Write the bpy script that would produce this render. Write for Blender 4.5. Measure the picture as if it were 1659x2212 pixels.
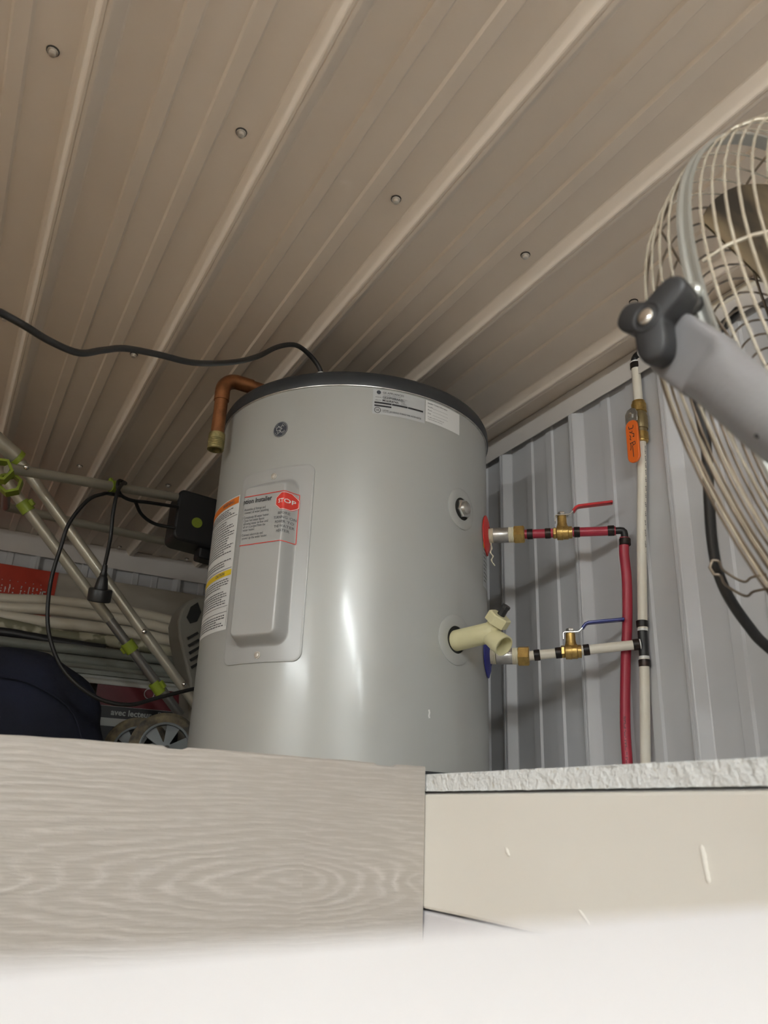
import bpy, bmesh, math, random
from math import sin, cos, pi, radians, sqrt
from mathutils import Vector, Matrix, noise
random.seed(7)
S = bpy.context.scene
COL = S.collection
for o in list(bpy.data.objects): bpy.data.objects.remove(o)
CZ = 1.60                      # eye height above the floor; coordinates below are relative to the eye

# ------------------------------------------------------------------ camera
PITCH, ROLL, YAW, FPX = radians(21.01), radians(2.2145), radians(28.05), 1720.0
cd = bpy.data.cameras.new('camera'); cam = bpy.data.objects.new('camera', cd); COL.objects.link(cam)
fwd = Vector((sin(YAW)*cos(PITCH), cos(YAW)*cos(PITCH), sin(PITCH)))
rgt = Vector((cos(YAW), -sin(YAW), 0)); up0 = rgt.cross(fwd)
R_ = rgt*cos(ROLL) + up0*sin(ROLL); U_ = up0*cos(ROLL) - rgt*sin(ROLL)
m = Matrix((R_, U_, -fwd)).transposed().to_4x4(); m.translation = (0, 0, CZ); cam.matrix_world = m
cd.sensor_fit = 'VERTICAL'; cd.sensor_height = 36.0; cd.lens = FPX/2212*36; cd.clip_start = 0.01
cd.dof.use_dof = True; cd.dof.focus_distance = 1.38; cd.dof.aperture_fstop = 9.5
S.camera = cam

# ------------------------------------------------------------------ world, exposure
W = bpy.data.worlds.new('world'); S.world = W; W.use_nodes = True
W.node_tree.nodes['Background'].inputs[0].default_value = (.75, .82, 1, 1)
W.node_tree.nodes['Background'].inputs[1].default_value = .05
vs = S.view_settings; vs.view_transform = 'Standard'; vs.look = 'None'; vs.exposure = 0.45; vs.gamma = 1; vs.use_curve_mapping = False
LAMP = 75.0                    # emission of the strip light tubes
LAMPCOL = (.93, .985, 1.0)

# ------------------------------------------------------------------ materials
MATS = {}
def mat(name, col, rough=.5, metal=0, col2=None, scale=20, detail=4, bump=0, bscale=200, spec=.5, emit=None, stretch=None, coat=0, contrast=(.35, .65), trans=0):
    if name in MATS: return MATS[name]
    M = bpy.data.materials.new(name); M.use_nodes = True; MATS[name] = M
    nt = M.node_tree; N = nt.nodes; L = nt.links; b = N['Principled BSDF']
    b.inputs['Base Color'].default_value = (*col, 1); b.inputs['Roughness'].default_value = rough
    b.inputs['Metallic'].default_value = metal; b.inputs['Specular IOR Level'].default_value = spec
    b.inputs['Coat Weight'].default_value = coat
    if emit:
        b.inputs['Emission Color'].default_value = (*emit[0], 1); b.inputs['Emission Strength'].default_value = emit[1]
    tc = N.new('ShaderNodeTexCoord'); src = tc.outputs['Object']
    if stretch:
        mp = N.new('ShaderNodeMapping'); mp.inputs['Scale'].default_value = stretch; L.new(src, mp.inputs[0]); src = mp.outputs[0]
    if col2:
        n = N.new('ShaderNodeTexNoise'); n.inputs['Scale'].default_value = scale; n.inputs['Detail'].default_value = detail; L.new(src, n.inputs['Vector'])
        r = N.new('ShaderNodeValToRGB'); r.color_ramp.elements[0].position = contrast[0]; r.color_ramp.elements[1].position = contrast[1]
        r.color_ramp.elements[0].color = (*col, 1); r.color_ramp.elements[1].color = (*col2, 1)
        L.new(n.outputs['Fac'], r.inputs[0]); L.new(r.outputs[0], b.inputs['Base Color'])
    if bump:
        n = N.new('ShaderNodeTexNoise'); n.inputs['Scale'].default_value = bscale; n.inputs['Detail'].default_value = 3; L.new(src, n.inputs['Vector'])
        bp = N.new('ShaderNodeBump'); bp.inputs['Strength'].default_value = bump; bp.inputs['Distance'].default_value = .002
        L.new(n.outputs['Fac'], bp.inputs['Height']); L.new(bp.outputs[0], b.inputs['Normal'])
    return M

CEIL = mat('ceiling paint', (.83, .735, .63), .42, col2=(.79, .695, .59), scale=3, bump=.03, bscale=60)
WALL = mat('wall paint', (.63, .63, .64), .36, col2=(.595, .595, .61), scale=4, bump=.02, bscale=50)
TRIM = mat('trim paint', (.72, .68, .64), .4, col2=(.68, .64, .60), scale=6)
SCREW = mat('screw zinc', (.72, .68, .62), .3, .6)
WASHER = mat('rubber washer', (.05, .045, .04), .7)
FLOORM = mat('floor wood', (.58, .45, .32), .6, col2=(.50, .37, .25), scale=6, stretch=(1, 8, 1))
ROOMW = mat('room wall', (.74, .69, .62), .6, col2=(.70, .65, .58), scale=3)
TANKM = mat('tank enamel', (.475, .485, .465), .38, .15, col2=(.46, .47, .45), scale=5, bump=.02, bscale=22, spec=.5, coat=.35)
TANKM.node_tree.nodes['Principled BSDF'].inputs['Coat Roughness'].default_value = .13
LIDM = mat('lid plastic', (.030, .033, .037), .45)
PANELM = mat('panel enamel', (.46, .465, .455), .33, .1, bump=.01, bscale=30)
CHROME = mat('chrome', (.8, .8, .78), .18, 1)
STEEL = mat('galvanised steel', (.62, .61, .58), .32, .9, col2=(.45, .44, .42), scale=60, bump=.1, bscale=300)
BLACKM = mat('black plastic', (.015, .015, .016), .4)
BLACKHOLE = mat('hole black', (.02, .02, .018), .9)
PAPER = mat('label paper', (.80, .80, .78), .45)
PAPER2 = mat('label foil', (.60, .62, .63), .35, .25)
INK = mat('ink black', (.03, .03, .035), .6)
INKG = mat('ink grey', (.12, .12, .13), .6)
INKR = mat('ink red', (.72, .045, .03), .45)
INKO = mat('ink orange', (.78, .20, .02), .45)
INKY = mat('ink yellow', (.86, .62, .03), .45)
INKW = mat('ink white', (.85, .84, .82), .5)
LOGOG = mat('logo grey', (.55, .56, .56), .3, .5)
LOGOD = mat('logo dark', (.06, .07, .09), .35)
COPPER = mat('copper', (.36, .15, .06), .42, .8, col2=(.19, .08, .035), scale=45, bump=.08, bscale=120)
BRONZE = mat('verdigris bronze', (.33, .27, .11), .5, .6, col2=(.17, .15, .06), scale=90, bump=.3, bscale=300)
BRASS = mat('brass', (.62, .43, .15), .3, .9, col2=(.45, .30, .10), scale=120, bump=.12, bscale=400)
BRASSD = mat('dull brass', (.34, .27, .14), .45, .7, col2=(.27, .21, .11), scale=100)
REDPEX = mat('red pipe', (.44, .035, .06), .35, col2=(.38, .03, .055), scale=30)
WHITEPEX = mat('white pipe', (.88, .83, .72), .33, col2=(.84, .78, .66), scale=20)
CRIMP = mat('crimp ring', (.018, .014, .013), .35, .4, col2=(.06, .03, .02), scale=90, contrast=(.5, .75))
TEFLON = mat('thread tape', (.84, .78, .60), .6, bump=.4, bscale=500)
REDP = mat('red plastic', (.70, .03, .025), .4)
BLUEP = mat('blue plastic', (.025, .03, .26), .4)
LEVRED = mat('red lever grip', (.60, .03, .035), .3)
LEVBLUE = mat('blue lever grip', (.02, .03, .22), .3)
LEVORANGE = mat('orange lever grip', (.86, .17, .025), .35)
NYLON = mat('cream nylon', (.72, .68, .42), .42, col2=(.66, .61, .36), scale=20)
FANBAND = mat('fan band zinc', (.50, .51, .48), .38, .7)
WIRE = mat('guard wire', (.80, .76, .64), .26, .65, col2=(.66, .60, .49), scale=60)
WIRED = mat('dark guard wire', (.30, .25, .20), .35, .8, col2=(.17, .135, .10), scale=40)  # browner and darker than the other guard wire
ARMM = mat('arm grey paint', (.255, .25, .255), .38, .25, bump=.12, bscale=260)
KNOBM = mat('knob black', (.020, .020, .021), .5)
BLADE = mat('fan blade', (.22, .165, .095), .5, .3, col2=(.035, .028, .02), scale=14)
MOTOR = mat('motor black', (.03, .028, .026), .5)
RUBBER = mat('rubber cord', (.012, .012, .012), .45)
ALU = mat('olive anodised tube', (.50, .475, .39), .34, .45, col2=(.44, .415, .34), scale=12)
ALUD = mat('dark tube', (.34, .335, .32), .35, .8)
LIME = mat('lime plastic', (.24, .31, .03), .4)
CLOTHN = mat('navy cloth', (.008, .012, .032), .85, col2=(.004, .006, .015), scale=8, bump=.5, bscale=120)
BOXRED = mat('dark red print', (.11, .010, .015), .4)
BOXBLK = mat('black print', (.014, .016, .018), .4)
BOXGREY = mat('grey print', (.40, .42, .40), .5)
BANNER = mat('red banner', (.62, .06, .028), .55, col2=(.52, .045, .02), scale=10)
BEIGE = mat('beige board', (.47, .43, .36), .6, col2=(.43, .39, .32), scale=5)
PVC = mat('white tubing', (.68, .63, .52), .35, col2=(.62, .56, .44), scale=6, stretch=(.3, 3, 3))
CAMO = mat('mottled roll', (.20, .19, .12), .6, col2=(.46, .43, .31), scale=26, detail=2, contrast=(.46, .54))
GREYPIPE = mat('grey pipe', (.21, .22, .19), .5, col2=(.16, .165, .14), scale=14)
MOULD = mat('painted moulding', (.40, .40, .36), .5)
MUD = mat('muddy tyre', (.055, .05, .045), .85, col2=(.20, .16, .09), scale=40, bump=.7, bscale=150)
HUBM = mat('grey wheel plastic', (.17, .19, .195), .5)
GREYPLASTIC = mat('grey tool plastic', (.22, .205, .17), .5)
WHITEWOOD = mat('white painted wood', (.92, .89, .82), .38, col2=(.90, .87, .80), scale=4, bump=.05, bscale=25)
WHITEWOOD2 = mat('cool white painted wood', (.76, .75, .78), .45)
GLOSSW = mat('white laminate', (.83, .815, .82), .5)
PLY = mat('plywood', (.42, .30, .18), .7)

# rough painted chipboard edge
CHIP = mat('painted chipboard', (.72, .74, .74), .5)
nt = CHIP.node_tree; N = nt.nodes; L = nt.links
tc = N.new('ShaderNodeTexCoord'); vo = N.new('ShaderNodeTexVoronoi'); vo.inputs['Scale'].default_value = 260
no = N.new('ShaderNodeTexNoise'); no.inputs['Scale'].default_value = 130; no.inputs['Detail'].default_value = 4
L.new(tc.outputs['Object'], vo.inputs['Vector']); L.new(tc.outputs['Object'], no.inputs['Vector'])
ad = N.new('ShaderNodeMath'); ad.operation = 'MULTIPLY_ADD'; ad.inputs[1].default_value = .30; L.new(vo.outputs['Distance'], ad.inputs[0]); L.new(no.outputs['Fac'], ad.inputs[2])
bp = N.new('ShaderNodeBump'); bp.inputs['Strength'].default_value = .9; bp.inputs['Distance'].default_value = .004
L.new(ad.outputs[0], bp.inputs['Height']); L.new(bp.outputs[0], N['Principled BSDF'].inputs['Normal'])
rp = N.new('ShaderNodeValToRGB'); rp.color_ramp.elements[0].position = .28; rp.color_ramp.elements[1].position = .36
rp.color_ramp.elements[0].color = (.66, .63, .54, 1); rp.color_ramp.elements[1].color = (.87, .89, .89, 1)
L.new(no.outputs['Fac'], rp.inputs[0]); L.new(rp.outputs[0], N['Principled BSDF'].inputs['Base Color'])

# embossed wood-grain laminate, grain flowing round one knot
GRAIN = mat('wood grain laminate', (.52, .47, .42), .4)
nt = GRAIN.node_tree; N = nt.nodes; L = nt.links; PB = N['Principled BSDF']
def mth(op, a, b=None, c=None):
    n = N.new('ShaderNodeMath'); n.operation = op
    for i, v in enumerate((a, b, c)):
        if v is None: continue
        if isinstance(v, (int, float)): n.inputs[i].default_value = v
        else: L.new(v, n.inputs[i])
    return n.outputs[0]
tc = N.new('ShaderNodeTexCoord'); sx = N.new('ShaderNodeSeparateXYZ'); L.new(tc.outputs['Object'], sx.inputs[0])
mp = N.new('ShaderNodeMapping'); mp.inputs['Scale'].default_value = (5, 5, 22); L.new(tc.outputs['Object'], mp.inputs[0])
nz = N.new('ShaderNodeTexNoise'); nz.inputs['Scale'].default_value = 1.0; nz.inputs['Detail'].default_value = 3; L.new(mp.outputs[0], nz.inputs['Vector'])
mp2 = N.new('ShaderNodeMapping'); mp2.inputs['Scale'].default_value = (28, 28, 420); L.new(tc.outputs['Object'], mp2.inputs[0])
nf = N.new('ShaderNodeTexNoise'); nf.inputs['Scale'].default_value = 1.0; nf.inputs['Detail'].default_value = 4; L.new(mp2.outputs[0], nf.inputs['Vector'])
KX, KZ = .33-.483/2+.26, .0
# object coords are relative to the plank's own base (bottom centre)
kx = .343-(-.06); kz = .088
dx = mth('SUBTRACT', sx.outputs[0], kx); dz = mth('SUBTRACT', sx.outputs[2], kz)
isl = mth('LESS_THAN', dx, 0.0)
sc = mth('SUBTRACT', .34, mth('MULTIPLY', isl, .155))       # long tails to the left of the knot, shorter to the right
adz = mth('SQRT', mth('ADD', mth('MULTIPLY', dz, dz), .000012)); adx = mth('SQRT', mth('ADD', mth('MULTIPLY', dx, dx), .0002))
near = mth('EXPONENT', mth('MULTIPLY', adz, -38.0))
mp3 = N.new('ShaderNodeMapping'); mp3.inputs['Scale'].default_value = (16, 16, 60); L.new(tc.outputs['Object'], mp3.inputs[0])
nw = N.new('ShaderNodeTexNoise'); nw.inputs['Scale'].default_value = 1.0; nw.inputs['Detail'].default_value = 5; nw.inputs['Roughness'].default_value = .65; L.new(mp3.outputs[0], nw.inputs['Vector'])
g = mth('ADD', adz, mth('MULTIPLY', mth('MULTIPLY', adx, sc), near))
g = mth('ADD', g, mth('MULTIPLY', mth('SUBTRACT', nz.outputs['Fac'], .5), .020))
g = mth('ADD', g, mth('MULTIPLY', mth('SUBTRACT', nw.outputs['Fac'], .5), .0055))
band = mth('MULTIPLY', mth('ADD', mth('SINE', mth('MULTIPLY', g, 1150.0)), 1.0), .5)
band = mth('POWER', band, 1.6)
patch = N.new('ShaderNodeTexNoise'); patch.inputs['Scale'].default_value = 14; L.new(tc.outputs['Object'], patch.inputs['Vector'])
brk = N.new('ShaderNodeTexNoise'); brk.inputs['Scale'].default_value = 95; brk.inputs['Detail'].default_value = 3; L.new(tc.outputs['Object'], brk.inputs['Vector'])
line = mth('MULTIPLY', mth('MULTIPLY', band, mth('ADD', mth('MULTIPLY', near, .55), .45)), mth('MULTIPLY', patch.outputs['Fac'], brk.outputs['Fac']))
hgt = mth('ADD', mth('MULTIPLY', line, 2.2), mth('MULTIPLY', nf.outputs['Fac'], .55))
bp = N.new('ShaderNodeBump'); bp.inputs['Strength'].default_value = .55; bp.inputs['Distance'].default_value = .0016
L.new(hgt, bp.inputs['Height']); L.new(bp.outputs[0], PB.inputs['Normal'])
rp = N.new('ShaderNodeValToRGB'); rp.color_ramp.elements[0].position = .22; rp.color_ramp.elements[1].position = .62
rp.color_ramp.elements[0].color = (.48, .445, .40, 1); rp.color_ramp.elements[1].color = (.70, .66, .62, 1)
L.new(mth('ADD', mth('MULTIPLY', nf.outputs['Fac'], .45), mth('MULTIPLY', line, .65)), rp.inputs[0]); L.new(rp.outputs[0], PB.inputs['Base Color'])  # glints along the grain ridges are painted in as paler lines
PB.inputs['Roughness'].default_value = .33

# ------------------------------------------------------------------ mesh builder
BASE = {}
def V3(p): return Vector(p)
def frame(axis, hint=(0, 0, 1)):
    a = Vector(axis).normalized(); h = Vector(hint)
    if abs(a.dot(h.normalized())) > .97: h = Vector((1, 0, 0))
    x = h.cross(a).normalized(); y = a.cross(x).normalized()
    return x, y, a
def spline(pts, k=6, closed=False):
    P = [Vector(p) for p in pts]; out = []; n = len(P)
    rng = range(n if closed else n-1)
    for i in rng:
        p1, p2 = P[i], P[(i+1) % n]
        p0 = P[i-1] if (i > 0 or closed) else p1*2-p2
        p3 = P[(i+2) % n] if (i+2 < n or closed) else p2*2-p1
        for j in range(k):
            t = j/k
            out.append(.5*((2*p1)+(p2-p0)*t+(2*p0-5*p1+4*p2-p3)*t*t+(3*p1-p0-3*p2+p3)*t*t*t))
    if not closed: out.append(P[-1])
    return out
class MB:
    def __init__(s): s.v = []; s.f = []
    def add(s, vs, fs):
        o = len(s.v); s.v += [Vector(p) for p in vs]; s.f += [tuple(i+o for i in f) for f in fs]; return s
    def box(s, lo, hi):
        x0, y0, z0 = lo; x1, y1, z1 = hi
        return s.add([(x0,y0,z0),(x1,y0,z0),(x1,y1,z0),(x0,y1,z0),(x0,y0,z1),(x1,y0,z1),(x1,y1,z1),(x0,y1,z1)],
              [(0,3,2,1),(4,5,6,7),(0,1,5,4),(1,2,6,5),(2,3,7,6),(3,0,4,7)])
    def obox(s, c, X, Y, Z, sx, sy, sz, ch=0):
        c = Vector(c); X, Y, Z = (Vector(q).normalized() for q in (X, Y, Z))
        vs = [c+X*(sx/2*a)+Y*(sy/2*b)+Z*(sz/2*d) for d in (-1, 1) for a, b in ((-1,-1),(1,-1),(1,1),(-1,1))]
        return s.add(vs, [(0,3,2,1),(4,5,6,7),(0,1,5,4),(1,2,6,5),(2,3,7,6),(3,0,4,7)])
    def tube(s, pts, r, n=12, closed=False, caps=True):
        P = [Vector(p) for p in pts]; m_ = len(P); rr = r if isinstance(r, (list, tuple)) else [r]*m_
        T = []
        for i in range(m_):
            a = P[(i-1) % m_] if (i or closed) else P[0]; b = P[(i+1) % m_] if (i < m_-1 or closed) else P[-1]
            T.append((b-a).normalized())
        x, y, _ = frame(T[0]); vs = []; fs = []
        for i in range(m_):
            x = (x-T[i]*x.dot(T[i])).normalized(); y = T[i].cross(x)
            for k in range(n):
                a = 2*pi*k/n; vs.append(P[i]+(x*cos(a)+y*sin(a))*rr[i])
        for i in range(m_ if closed else m_-1):
            j = (i+1) % m_
            for k in range(n): fs.append((i*n+k, i*n+(k+1) % n, j*n+(k+1) % n, j*n+k))
        if caps and not closed:
            fs.append(tuple(reversed(range(n)))); fs.append(tuple((m_-1)*n+k for k in range(n)))
        return s.add(vs, fs)
    def lathe(s, org, axis, prof, n=24, hint=(0, 0, 1), caps=True, rot=0, arc=None):
        org = Vector(org); x, y, a = frame(axis, hint); vs = []; fs = []
        for t, r in prof:
            for k in range(n):
                an = 2*pi*k/n+rot; vs.append(org+a*t+(x*cos(an)+y*sin(an))*r)
        m_ = len(prof)
        for i in range(m_-1):
            for k in range(n): fs.append((i*n+k, i*n+(k+1) % n, (i+1)*n+(k+1) % n, (i+1)*n+k))
        if caps:
            fs.append(tuple(reversed(range(n)))); fs.append(tuple((m_-1)*n+k for k in range(n)))
        return s.add(vs, fs)
    def prism(s, poly, org, X, Y, Z, d):
        org, X, Y, Z = (Vector(q) for q in (org, X, Y, Z)); n = len(poly)
        vs = [org+X*a+Y*b for a, b in poly]+[org+X*a+Y*b+Z*d for a, b in poly]
        fs = [tuple(reversed(range(n))), tuple(range(n, 2*n))]+[(i, (i+1) % n, n+(i+1) % n, n+i) for i in range(n)]
        return s.add(vs, fs)
    def grid(s, fn, us, vs_):
        vs = [fn(u, v) for v in vs_ for u in us]; n = len(us)
        return s.add(vs, [(j*n+i, j*n+i+1, (j+1)*n+i+1, (j+1)*n+i) for j in range(len(vs_)-1) for i in range(n-1)])
    def ball(s, c, r, n=12, m_=8, sc=(1, 1, 1)):
        c = Vector(c); vs = []
        for i in range(m_+1):
            for k in range(n):
                p = pi*i/m_; a = 2*pi*k/n; vs.append(c+Vector((r*sc[0]*sin(p)*cos(a), r*sc[1]*sin(p)*sin(a), r*sc[2]*cos(p))))
        return s.add(vs, [(i*n+k, i*n+(k+1) % n, (i+1)*n+(k+1) % n, (i+1)*n+k) for i in range(m_) for k in range(n)])
    def build(s, name, material, parent=None, smooth=True, angle=38, bevel=0):
        me = bpy.data.meshes.new(name)
        if parent is None:
            lo = Vector((min(p.x for p in s.v), min(p.y for p in s.v), min(p.z for p in s.v)))
            hi = Vector((max(p.x for p in s.v), max(p.y for p in s.v), max(p.z for p in s.v)))
            b = Vector(((lo.x+hi.x)/2, (lo.y+hi.y)/2, lo.z))
        else: b = BASE[parent.name]
        me.from_pydata([tuple(p-b) for p in s.v], [], s.f); me.validate(); me.update()
        me.materials.append(material)
        o = bpy.data.objects.new(name, me); COL.objects.link(o); BASE[o.name] = b
        if parent is None: o.location = b+Vector((0, 0, CZ))
        else: o.parent = parent
        if smooth:
            me.polygons.foreach_set('use_smooth', [True]*len(me.polygons)); me.set_sharp_from_angle(angle=radians(angle))
        if bevel:
            md = o.modifiers.new('bevel', 'BEVEL'); md.width = bevel; md.segments = 2; md.limit_method = 'ANGLE'; md.angle_limit = radians(40)
        return o
def tag(o, label, cat, group=None):
    o['label'] = label; o['category'] = cat
    if group: o['group'] = group
    return o
def thing(name, label, cat, base, group=None):
    o = bpy.data.objects.new(name, None); COL.objects.link(o); o.location = Vector(base)+Vector((0, 0, CZ)); o.empty_display_size = .05
    BASE[o.name] = Vector(base); return tag(o, label, cat, group)
def struct(o): o['kind'] = 'structure'; return o
def sbox(name, lo, hi, m_, bevel=0): return struct(MB().box(lo, hi).build(name, m_, None, False, bevel=bevel))

# flat lettering: polygons of the built-in font, laid on any surface by a function fn(u, v)
def text_poly(txt, size, bold=0, align='LEFT', spacing=1.0):
    c = bpy.data.curves.new('t', 'FONT'); c.body = txt; c.size = size; c.align_x = align; c.resolution_u = 2; c.offset = bold*size; c.space_character = spacing
    o = bpy.data.objects.new('t', c); COL.objects.link(o); bpy.context.view_layer.update()
    me = o.evaluated_get(bpy.context.evaluated_depsgraph_get()).to_mesh()
    v = [(p.co.x, p.co.y) for p in me.vertices]; f = [tuple(p.vertices) for p in me.polygons]
    o.evaluated_get(bpy.context.evaluated_depsgraph_get()).to_mesh_clear(); bpy.data.objects.remove(o); bpy.data.curves.remove(c)
    return v, f
def put_text(mb, fn, u, v, txt, size, bold=0, align='LEFT', sx=1.0, umin=None, cuts=()):
    vv, ff = text_poly(txt, size, bold, align)
    if cuts:                                    # slice the letters so that they can fold over a bend
        bm = bmesh.new(); q = [bm.verts.new((a, b, 0)) for a, b in vv]
        for f in ff:
            try: bm.faces.new([q[i] for i in f])
            except ValueError: pass
        for c in cuts:
            bmesh.ops.bisect_plane(bm, geom=bm.verts[:]+bm.edges[:]+bm.faces[:], plane_co=((c-u)/sx, 0, 0), plane_no=(1, 0, 0))
        bm.verts.index_update(); vv = [(p.co.x, p.co.y) for p in bm.verts]; ff = [tuple(p.index for p in f.verts) for f in bm.faces]; bm.free()
    if umin is not None: ff = [f for f in ff if all(u+vv[i][0]*sx > umin for i in f)]
    return mb.add([fn(u+a*sx, v+b) for a, b in vv], ff)
def ribbon(mb, fn, pts, w, sub=6):
    q = []
    for (a, b), (c_, d) in zip(pts, pts[1:]):
        for k in range(sub): q.append((a+(c_-a)*k/sub, b+(d-b)*k/sub))
    q.append(pts[-1]); vs = []; fs = []
    for i, (a, b) in enumerate(q):
        p, n_ = q[max(i-1, 0)], q[min(i+1, len(q)-1)]; dx_, dy_ = n_[0]-p[0], n_[1]-p[1]; l = sqrt(dx_*dx_+dy_*dy_) or 1
        nx, ny = -dy_/l*w/2, dx_/l*w/2; vs += [fn(a+nx, b+ny), fn(a-nx, b-ny)]
        if i: fs.append((2*i-2, 2*i-1, 2*i+1, 2*i))
    return mb.add(vs, fs)
def rrect(hw, hh, r, n=6):
    out = []
    for cx, cy, a0 in ((hw-r, hh-r, 0), (-hw+r, hh-r, pi/2), (-hw+r, -hh+r, pi), (hw-r, -hh+r, 3*pi/2)):
        for k in range(n+1): a = a0+pi/2*k/n; out.append((cx+r*cos(a), cy+r*sin(a)))
    return out

def rrect_fine(hw, hh, r, n=6, sub=14):
    q = rrect(hw, hh, r, n); out = []
    for i, (a, b) in enumerate(q):
        c, d = q[(i+1) % len(q)]; k = sub if (i+1) % (n+1) == 0 else 1
        for j in range(k): out.append((a+(c-a)*j/k, b+(d-b)*j/k))
    return out

# ------------------------------------------------------------------ the shed
H = .815; RIB = .2286; RH = .018
def panel_profile(n=4):
    """one ribbed steel sheet, n ribs wide: list of (across, depth)"""
    pr = []
    for i in range(n):
        u = i*RIB
        pr += [(u, 0), (u+.0020, .0010), (u+.0128, RH-.0010), (u+.0145, RH), (u+.0180, RH), (u+.0188, RH-.0014), (u+.0198, RH), (u+.0240, RH), (u+.0257, RH-.0010), (u+.0390, .0010), (u+.0415, 0)]
        for c_ in (.103, .168):
            pr += [(u+c_-.0120, 0), (u+c_-.0090, .0042), (u+c_+.0085, .0042), (u+c_+.0120, 0)]
    pr += [(n*RIB+.0005, 0)]
    return pr
def sheet(mb, fn, l0, l1, n=4):
    pr = panel_profile(n); vs = []
    for l in (l0, l1): vs += [fn(u, l, d) for u, d in pr]
    k = len(pr); mb.add(vs, [(i, i+1, k+i+1, k+i) for i in range(k-1)])
    return mb

# ceiling: backing board + ribbed sheets running away from the eye
ceil = sbox('ceiling', (-3.4, -3.6, H+.004), (1.03, 2.75, H+.05), TRIM)
X0 = -.014
k0 = X0-4*RIB*4
for i in range(6):
    x0 = k0+i*4*RIB; n = 4 if i < 5 else 1
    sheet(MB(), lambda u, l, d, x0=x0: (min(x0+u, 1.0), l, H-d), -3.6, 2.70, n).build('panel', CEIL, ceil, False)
# screws with rubber washers (below each batten)
sc_me = None
for yr in (-1.06, -.45, .165, .785, 1.403, 2.024, 2.655):
    for i in range(-9, 5):
        x = -.039+RIB*i+.0015*i*0
        if i == 4: x = .872
        if sc_me is None:
            w = MB().lathe((x, yr, H), (0, 0, -1), [(0, .0075), (.0018, .0072)], 14).build('washer', WASHER, ceil)
            s_ = MB().lathe((x, yr, H-.0012), (0, 0, -1), [(0, .0066), (.0016, .0062), (.0018, .0042), (.0058, .0040), (.0064, .0030)], 12).build('screw', SCREW, ceil)
            sc_me = (w, s_, Vector((x, yr, 0)))
        else:
            for o in sc_me[:2]:
                c = o.copy(); COL.objects.link(c); c.parent = ceil; c.location = Vector((x, yr, 0))-sc_me[2]

# right wall: ribs stand up
WX = .998
wr = sbox('wall_right', (WX+.003, -3.6, -CZ), (WX+.05, 2.75, H), WALL)
Y0 = 1.3165-.0240          # rib k starts here
for i in range(-5, 3):
    y0 = Y0+.0-.0135+RIB*(i*4-1)
    if y0 > 2.72 or y0 < -3.5: continue
    n = 4 if y0+4*RIB < 2.70 else int((2.70-y0)/RIB)
    sheet(MB(), lambda u, l, d, y0=y0: (WX-d, y0+u, l), -CZ, H, n).build('panel', WALL, wr, False)
tr = MB(); tr.box((.9795, -3.6, .7625), (.9815, 2.70, .813)); tr.box((.9815, -3.6, .811), (.997, 2.70, .813))
struct(tr.build('trim_1', TRIM, None, False))

# far wall
wb = sbox('wall_back', (-3.4, 2.703, -CZ), (1.0, 2.75, H), WALL)
for i in range(0, 5):
    x0 = .618-RIB*2-4*RIB*i+4*RIB*0
    n = 4 if i else 2
    sheet(MB(), lambda u, l, d, x0=x0: (min(x0+u, .995), 2.700-d, l), -CZ, H, 4).build('panel', WALL, wb, False)
tr = MB(); tr.box((-3.4, 2.681, .744), (.978, 2.683, .813)); tr.box((-3.4, 2.683, .811), (.978, 2.699, .813))
struct(tr.build('trim_2', TRIM, None, False))
sbox('floor', (-3.4, -3.6, -CZ-.05), (1.03, 2.75, -CZ), FLOORM)
sbox('wall_left', (-3.45, -3.6, -CZ), (-3.4, 2.75, H), ROOMW)
sbox('wall_front', (-3.4, -3.65, -CZ), (1.03, -3.6, H), ROOMW)

# ------------------------------------------------------------------ strip lights behind the viewer
def strip_light(cx, cy, z, ang, label):
    t = thing('strip_light', label, 'light', (cx, cy, z-.06), 'strip lights under the ceiling')
    d = Vector((cos(ang), sin(ang), 0)); n_ = Vector((-sin(ang), cos(ang), 0)); c = Vector((cx, cy, z))
    MB().obox(c+Vector((0, 0, .012)), d, n_, (0, 0, 1), 1.24, .13, .045).build('housing', INKW, t, False, bevel=.006)
    MB().obox(c+Vector((0, 0, (H-RH-z+.034)/2+.017)), d, n_, (0, 0, 1), .03, .03, H-RH-z-.034).build('bracket', STEEL, t, False)
    E = mat('lit tube', (.9, .9, .9), .5, emit=(LAMPCOL, LAMP))
    for s_ in (-1, 1):
        p = c+n_*(.035*s_)+Vector((0, 0, -.032))
        MB().tube([p-d*.58, p+d*.58], .013, 12).build('tube', E, t)
        for e in (-1, 1): MB().tube([p+d*(.58*e), p+d*(.605*e)], .0145, 12).build('tube_end', STEEL, t)
strip_light(-.30, -.95, .755, radians(90), 'white strip light with two tubes just behind the viewer')
strip_light(-.30, -2.45, .755, radians(90), 'white strip light with two tubes farthest behind the viewer')
strip_light(-2.20, -.45, .755, radians(90), 'white strip light with two tubes far out on the left of the shed')

# ------------------------------------------------------------------ raised shelf
SH = .047
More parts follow.
